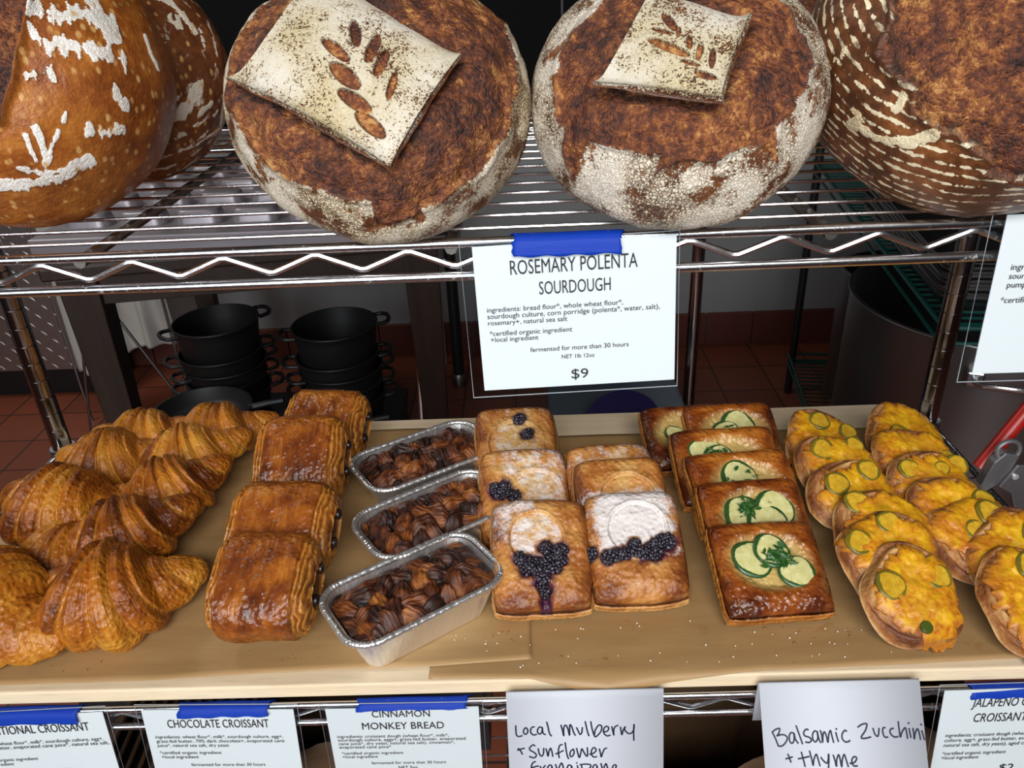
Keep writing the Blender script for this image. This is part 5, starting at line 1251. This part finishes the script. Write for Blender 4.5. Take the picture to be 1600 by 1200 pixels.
MB().box((-.005, 0, .9005), (.84, 1.04, .029)).build('table_top', DARK_WOOD, tab, bevel=.005)

# upside-down mini loaf tin
TIN = plain('dull tin', (.36, .33, .36), .42, .55)
mu = empty('muffin_tin', (-.60, 1.47, .915), label='upturned mini loaf tin on the wooden table under the bread shelf', cat='baking pan')
MB().box((0, 0, .0315), (.80, .66, .003)).box((0, -.33, .016), (.80, .004, .032)).box((0, .33, .016), (.80, .004, .032)).box((-.40, 0, .016), (.004, .66, .032)).box((.40, 0, .016), (.004, .66, .032)).build('tin_sheet', TIN, mu, bevel=.003)
for i in range(6):
    for j in range(4):
        cx, cy = -.315 + i * .126, -.222 + j * .148
        prof = []; n = 0; V = []; F = []
        for (w, d, z) in ((.102, .066, .033), (.098, .062, .046), (.090, .055, .058), (.082, .048, .0605), (.04, .02, .0608)):
            r = rr_ring(w, d, min(w, d) * .35, 6, 3); n = len(r); V += [(cx + a, cy + b, z) for a, b, _ in r]
        for k in range(4): F += [(k * n + q, k * n + (q + 1) % n, (k + 1) * n + (q + 1) % n, (k + 1) * n + q) for q in range(n)]
        F.append(tuple(4 * n + q for q in range(n)))
        MB().add(V, F).build('loaf_cup', TIN, mu, smooth=True, angle=40)

# cloth bag on a wire stand
CLOTH = m_paint('off white cloth', (.52, .50, .46))
st = empty('wire_stand', (-1.3, 1.88, 0), label='thin folding wire stand in front of the hanging cloth', cat='stand')
for pts in ([(-.05, .0, .62), (.0, .0, .525), (.165, .0, .15), (.23, .0, .004)], [(-.16, .0, .06), (-.185, 0, .02), (-.17, .0, .10), (-.13, .0, .30), (-.05, .0, .62)], [(-.185, 0, .02), (-.06, .02, .10)]):
    MB().tube([Vector(p) for p in pts], .0048, 8).build('wire_leg', DARK_STEEL, st, smooth=True, angle=80)
for x in (-.26, .115): MB().tube([(x, .15, 0), (x, .15, .786)], .005, 8).build('rear_leg', DARK_STEEL, st, smooth=True)
MB().tube([(-.26, .15, .782), (.115, .15, .782)], .005, 8).build('hanging_rod', DARK_STEEL, st, smooth=True)
MB().tube([(-.05 + .018 * math.cos(q), 0, .64 + .018 * math.sin(q)) for q in np.linspace(0, 2 * PI, 16, endpoint=False)], .004, 8, closed=True).build('wire_loop', DARK_STEEL, st, smooth=True)
nu, nv = 110, 60
s, t = np.meshgrid(np.linspace(0, 1, nu), np.linspace(0, 1, nv), indexing='ij'); s = s.ravel(); t = t.ravel()
X = (s - .5) * (.34 + .05 * t) + .004 * np.sin(9 * s); Y = .016 * np.sin(s * 21 + 1.2 * t) * (.3 + t) + .008 * np.sin(s * 47) * t
Z = .78 - t * (.56 + .035 * np.sin(5 * s + 1) - .05 * s)
P = np.stack([X, Y, Z], 1)
me = np_mesh('cloth', P - [0, 0, .2], grid_faces(nu, nv), CLOTH)
o = link_mesh('hanging_cloth', me, None, (-1.365, 2.03, .2)); sd = o.modifiers.new('thickness', 'SOLIDIFY'); sd.thickness = .003
tag(o, 'off white cloth hanging behind the left table leg', 'cloth')

# cast iron pots
def pot_parts(parent_label, loc, R, H, rz, first=None, cat='pot', group=None):
    r = empty('cast_iron_pot', loc, (0, 0, rz), parent_label, cat, group)
    MB().lathe([(.001, 0), (R * .78, 0), (R * .86, .008), (R * .97, H * .8), (R, H - .006), (R + .003, H - .003), (R + .002, H), (R - .003, H), (R * .93, H * .75), (R * .80, .014), (.001, .010)], n=56, closed_ends=False).build('pot_body', BLACK_IRON, r, smooth=True, angle=50)
    for sgn in (-1, 1):
        pts = [Vector((sgn * (R - .004), -.040, H - .012)), Vector((sgn * (R + .024), -.036, H - .010)), Vector((sgn * (R + .036), -.018, H - .008)), Vector((sgn * (R + .038), 0, H - .008)), Vector((sgn * (R + .036), .018, H - .008)), Vector((sgn * (R + .024), .036, H - .010)), Vector((sgn * (R - .004), .040, H - .012))]
        MB().tube(spline(pts, 4), .0065, 8).build('loop_handle', BLACK_IRON, r, smooth=True)
    return r
for (cx, cy, R0, lab, names) in ((-.903, 1.752, .128, 'left', 5), (-.523, 1.69, .126, 'right', 5)):
    for k in range(names):
        pos = ('bottom', 'second from the bottom', 'middle', 'second from the top', 'top')[k]
        pot_parts('black cast iron pot, %s of the %s stack under the table' % (pos, lab), (cx - .004 * (k % 2), cy + .003 * (k % 3), .166 + .045 * k), R0 - .002 * (k % 2), .150 if k == 4 else .1, R_(28 + (7 * k) % 20 - (15 if lab == 'right' else 0)), group='stacked cast iron pots')
def skillet(loc, R, label, rx, ry):
    r = empty('cast_iron_skillet', loc, (rx, ry, 0), label, 'skillet', 'cast iron skillets')
    MB().lathe([(.001, 0), (R * .80, 0), (R * .90, .012), (R, .045), (R + .003, .047), (R - .003, .048), (R * .86, .015), (R * .78, .006), (.001, .006)], n=56, closed_ends=False).build('pan_body', BLACK_IRON, r, smooth=True, angle=50)
    MB().tube([(R * .95, .02, .038), (R + .05, .03, .046), (R + .09, .035, .05)], [.010, .009, .011], 8).build('handle', BLACK_IRON, r, smooth=True)
    return r
crate = empty('low_stool', (-.69, 1.62, 0), label='low dark stool carrying the cast iron pots under the table', cat='stool')
MB().box((0, 0, .155), (.66, .54, .02)).build('seat', BLACK_METAL, crate, bevel=.003)
for sx in (-.31, .31):
    for sy in (-.25, .25): MB().box((sx, sy, .0725), (.025, .025, .145)).build('leg', BLACK_METAL, crate)
skillet((-.885, 1.475, .166), .138, 'lowest skillet under the shiny one behind the croissants', 0, 0)
skillet((-.882, 1.478, .228), .138, 'middle skillet under the shiny one behind the croissants', 0, 0)
skillet((-.884, 1.475, .290), .140, 'shiny black skillet on top, behind the croissants', 0, 0)
skillet((-.575, 1.43, .166), .135, 'lower skillet behind the chocolate croissants', 0, 0)
skillet((-.572, 1.43, .250), .135, 'dull black skillet on top, behind the chocolate croissants', 0, 0)

# uprights left and right of the price card
def upright(x, y, h, r, mat, label):
    o = empty('shelf_upright', (x, y, 0), label=label, cat='post', group='uprights standing on the kitchen floor')
    MB().lathe([(r * .5, 0), (r * 1.35, .002), (r * 1.35, .035), (r * .9, .05)], n=16).build('foot', DARK_STEEL, o, smooth=True)
    MB().lathe([(r, .045), (r, h)], n=18).build('tube', mat, o, smooth=True)
upright(-.215, 2.22, 1.7, .021, BLACK_METAL, 'dark upright with a foot, between the table leg and the price card')
upright(.475, 1.36, 1.7, .0155, CHROME_POST, 'chrome upright just right of the rosemary polenta card')
STRIP = plain('grey door trim', (.22, .21, .20), .5)
tag(MB().box((0, 0, .7), (.014, .014, 1.4)).build('wall_batten', STRIP, None, loc=(-.285, 2.40, 0)), 'thin grey strip standing beside the right table leg', 'strip')
tag(MB().tube([(0, 0, 0), (.02, .03, .54)], .0075, 10).build('metal_rod', CHROME, None, smooth=True, loc=(-.245, 1.30, .0)), 'slim chrome rod leaning beside the right table leg', 'rod')
# plastic tub
PLASTIC = plain('grey blue plastic', (.16, .20, .25), .3); BLUE = plain('deep blue plastic', (.006, .012, .13), .35); PCORNER = plain('pale blue plastic corner', (.30, .40, .50), .3)
tub = empty('plastic_tub', (.265, 1.20, .22), label='grey plastic tub with pale corners and a round blue label behind the board', cat='tub')
mb = MB(); V = []
for (w, d, z) in ((.30, .22, 0), (.335, .25, .245)):
    V += [(a * w / 2, b * d / 2, z) for a, b in ((-1, -1), (1, -1), (1, 1), (-1, 1))]
mb.add(V, [(3, 2, 1, 0), (0, 1, 5, 4), (1, 2, 6, 5), (2, 3, 7, 6), (3, 0, 4, 7), (4, 5, 6, 7)]).build('tub_body', PLASTIC, tub, bevel=.012)
for sx in (-1, 1): MB().box((sx * .151, -.116, .225), (.05, .045, .05)).build('corner', PCORNER, tub, bevel=.006)
mb = MB(); mb.lathe([(.0005, 0), (.085, 0), (.085, .003), (.0005, .003)], n=48); mb.build('round_label', BLUE, tub, loc=(.0, -.126, .272), rot=(R_(96), 0, 0))
tb2 = empty('tub_stand', (.265, 1.20, 0), label='low black stand under the plastic tub', cat='stand')
MB().box((0, 0, .21), (.42, .30, .02)).build('stand_top', BLACK_METAL, tb2)
for sx in (-.19, .19):
    for sy in (-.13, .13): MB().box((sx, sy, .1), (.025, .025, .2)).build('leg', BLACK_METAL, tb2)

# green wire rack with pots and sheet pans, seen end-on
GR0 = Vector((.80, .80, 0)); GA = R_(-8.6)
gr = empty('green_wire_rack', GR0, (0, 0, GA), label='green wire rack on the right carrying sheet pans and steel stockpots', cat='rack')
GW, GD = .61, 1.28
for x in (.0, GW):
    for y in (0, GD):
        MB().lathe([(.0135, 0), (.0135, 1.75)], (x, y, 0), 16).build('post', CHROME_POST if x == 0 and y == 0 else BLACK_METAL, gr, smooth=True)
for z in (.15, .83):
    m = MB()
    for y in (-.012, GD + .012): m.tube([(-.012, y, z), (GW + .012, y, z)], .005, 8); m.tube([(-.012, y, z - .03), (GW + .012, y, z - .03)], .004, 8)
    for x in (-.012, GW + .012): m.tube([(x, -.012, z), (x, GD + .012, z)], .005, 8); m.tube([(x, -.012, z - .03), (x, GD + .012, z - .03)], .004, 8)
    for k in range(46): m.tube([(-.01, .0275 * (k + .2), z), (GW + .01, .0275 * (k + .2), z)], .0028, 6)
    m.build('wire_shelf', GREEN_METAL, gr, smooth=True)
for k in range(9):
    o = empty('sheet_pan', (1.075, 1.13, .8365 + .0082 * k), label='sheet pan, number %s up in the stack on the green rack' % ('one two three four five six seven eight nine'.split()[k]), cat='sheet pan', group='stacked sheet pans')
    o.rotation_euler = (0, 0, R_(81.4 + .8 * math.sin(k * 2.2)))
    o['label'] = ('lowest sheet pan in the stack on the green rack', 'second lowest sheet pan in the stack', 'third lowest sheet pan in the stack', 'fourth lowest sheet pan in the stack', 'middle sheet pan of the stack', 'fourth highest sheet pan in the stack', 'third highest sheet pan in the stack', 'second highest sheet pan in the stack', 'topmost sheet pan in the stack on the green rack')[k]
    V = []; F = []
    for (w, d, z) in ((.60, .42, 0), (.62, .44, .022), (.635, .455, .0225), (.635, .455, .0245), (.617, .437, .0238), (.597, .417, .0012)):
        r = rr_ring(w, d, .035, 8, 2); n = len(r); V += [(a, b, z) for a, b, _ in r]
    for q in range(5): F += [(q * n + i, q * n + (i + 1) % n, (q + 1) * n + (i + 1) % n, (q + 1) * n + i) for i in range(n)]
    F += [tuple(range(n))[::-1], tuple(5 * n + i for i in range(n))]
    MB().add(V, F).build('pan_body', STEEL, o, smooth=True, angle=30)

def stockpot(loc, R, H, rz, label):
    r = empty('stockpot', loc, (0, 0, 0), label, 'stockpot', 'steel stockpots')
    MB().lathe([(.001, 0), (R - .012, 0), (R, .012), (R, H - .006), (R + .005, H - .003), (R + .004, H), (R - .004, H), (R - .004, .016), (.001, .012)], n=72, closed_ends=False).build('pot_body', DARK_STEEL, r, smooth=True, angle=40)
    for a in (rz, rz + PI):
        d = Vector((math.cos(a), math.sin(a), 0)); t = Vector((-d.y, d.x, 0)); z = Vector((0, 0, H - .055))
        pts = [d * (R - .004) + t * -.055 + z, d * (R + .028) + t * -.055 + z, d * (R + .036) + t * -.045 + z, d * (R + .036) + t * .045 + z, d * (R + .028) + t * .055 + z, d * (R - .004) + t * .055 + z]
        h = MB().tube(pts, .0055, 10).build('handle', CHROME, r, smooth=True)
        for s in (-1, 1): MB().box(d * (R + .003) + t * (.055 * s) + z, (.03, .03, .03), Euler((0, 0, a)).to_matrix().to_4x4()).build('handle_plate', STEEL, h, bevel=.004)
    return r
stockpot((1.0, 1.0, .157), .275, .643, R_(-112), 'big steel stockpot with a loop handle, behind the right rear post')
stockpot((1.16, 1.74, .156), .165, .43, R_(-100), 'smaller steel stockpot in the dark between the uprights on the right')
# red clamp at the right end of the pastry shelf
RED = plain('red enamel', (.36, .012, .008), .35)
CL = plain('zinc bracket', (.34, .34, .36), .35, .8)
cl = empty('red_clamp', (.65, .30, .845), label='red bar with a grey bracket and ring, at the right end of the pastry shelf', cat='clamp')
cl.location = (.59, .25, .8485)
m = MB(); m.tube([(-.024, .012, .050), (.030, .030, .128)], .0085, 16); m.build('red_bar', RED, cl, smooth=True)
def plate(name, poly, th, y):
    V = [(x, y, z) for x, z in poly] + [(x, y + th, z) for x, z in poly]; n = len(poly)
    return MB().add(V, [tuple(range(n))[::-1], tuple(range(n, 2 * n))] + [(i, (i + 1) % n, n + (i + 1) % n, n + i) for i in range(n)]).build(name, CL, cl, bevel=.001)
plate('bracket', [(-.024, .030), (-.004, .046), (.004, .078), (-.012, .082), (-.022, .070), (-.030, .040)], .012, -.008)
plate('lever', [(-.012, .040), (.002, .068), (.010, .068), (.036, .004), (.022, -.012), (.004, .030)], .003, -.012)
MB().tube([(-.008 + .0125 * math.cos(a), -.004, .083 + .0125 * math.sin(a)) for a in np.linspace(0, 2 * PI, 24, endpoint=False)], .0026, 8, closed=True).build('ring', CL, cl, smooth=True)
MB().lathe([(.0035, 0), (.0035, .002), (.0015, .003)], n=14).build('rivet', plain('bright rivet', (.8, .82, .85), .2, .6), cl, smooth=True, loc=(.002, -.0122, .054), rot=(R_(90), 0, 0))

# paper bags on the bag shelf
def m_kraft():
    t = NT('kraft paper'); n = t.noise(t.obj, 22, 5, .6); f = t.noise(t.scale(t.obj, (1, 1, .2)), 120, 3)
    return t.bsdf(Base_Color=t.mix(n, (.065, .032, .012), (.11, .056, .024)), Roughness=.75, Normal=t.bump(n, .6, .004, t.bump(f, .2, .001)))
KRAFT = m_kraft()
def bag(label, loc, w, d, h, rz, seed, open_=1.15):
    ring = rr_ring(w, d, .012, 5, 16); n = len(ring); V = []; lv = np.linspace(0, 1, 16)
    for t in lv:
        p = ring[:, :2] * (1 + (open_ - 1) * max(0, t - .5) * 2)
        q = np.column_stack([p, np.full(n, t)]); k = .012 * t * fbm(np.column_stack([p * 14, np.full(n, t * 2)]), 1, 3, seed); nn = p / np.linalg.norm(p, axis=1)[:, None]
        p = p + nn * k[:, None]
        z = h * t * (1 + .14 * t * fbm(np.column_stack([p * 12, np.zeros(n)]), 1, 3, seed + 2))
        V.append(np.column_stack([p, z]))
    F = [tuple(f) for f in grid_faces(16, n, True)] + [tuple(range(n))[::-1]]
    o = link_mesh('paper_bag', np_mesh('paper_bag', np.concatenate(V), F, KRAFT), None, loc, (0, 0, rz)); sd = o.modifiers.new('thickness', 'SOLIDIFY'); sd.thickness = .0006
    return tag(o, label, 'paper bag', 'brown paper bags under the pastry shelf')
ZBT = ZB + .0018
bag('open brown paper bag between the two handwritten notes', (.225, .115, ZBT), .17, .13, .245, R_(6), 3, 1.2)
bag('brown paper bag behind the gap left of the jalapeño card', (.425, .12, ZBT), .15, .12, .27, R_(-8), 5)
bag('brown paper bag behind the gap left of the cinnamon monkey bread card', (-.165, .105, ZBT), .14, .12, .30, R_(4), 7)
# bundle of flat bags standing on edge between the first two cards
for k in range(14):
    o = MB().box((0, 0, .14), (.0035, .19, .28)).build('flat_paper_bag', KRAFT, None, loc=(-.578 + .0135 * k, .12, ZBT + .0012), rot=(0, R_(34), R_(4)), bevel=.001)
    tag(o, 'flat brown paper bag in the slanted bundle at the lower left', 'paper bag', 'bundle of flat paper bags')
for (cx, lab) in ((-.295, 'black crate in the shade at the back of the bag shelf, left half'), (.295, 'black crate in the shade at the back of the bag shelf, right half')):
    c = empty('black_crate', (cx, .345, ZBT), label=lab, cat='crate', group='black crates on the bag shelf')  # made-up crates that turn the gaps between the cards dark
    MB().box((0, 0, .006), (.56, .17, .012)).build('base', BLACK_METAL, c)
    for y in (-.082, .082): MB().box((0, y, .185), (.56, .006, .35)).build('side', BLACK_METAL, c, bevel=.001)
    for x in (-.277, .277): MB().box((x, 0, .185), (.006, .158, .35)).build('end', BLACK_METAL, c, bevel=.001)
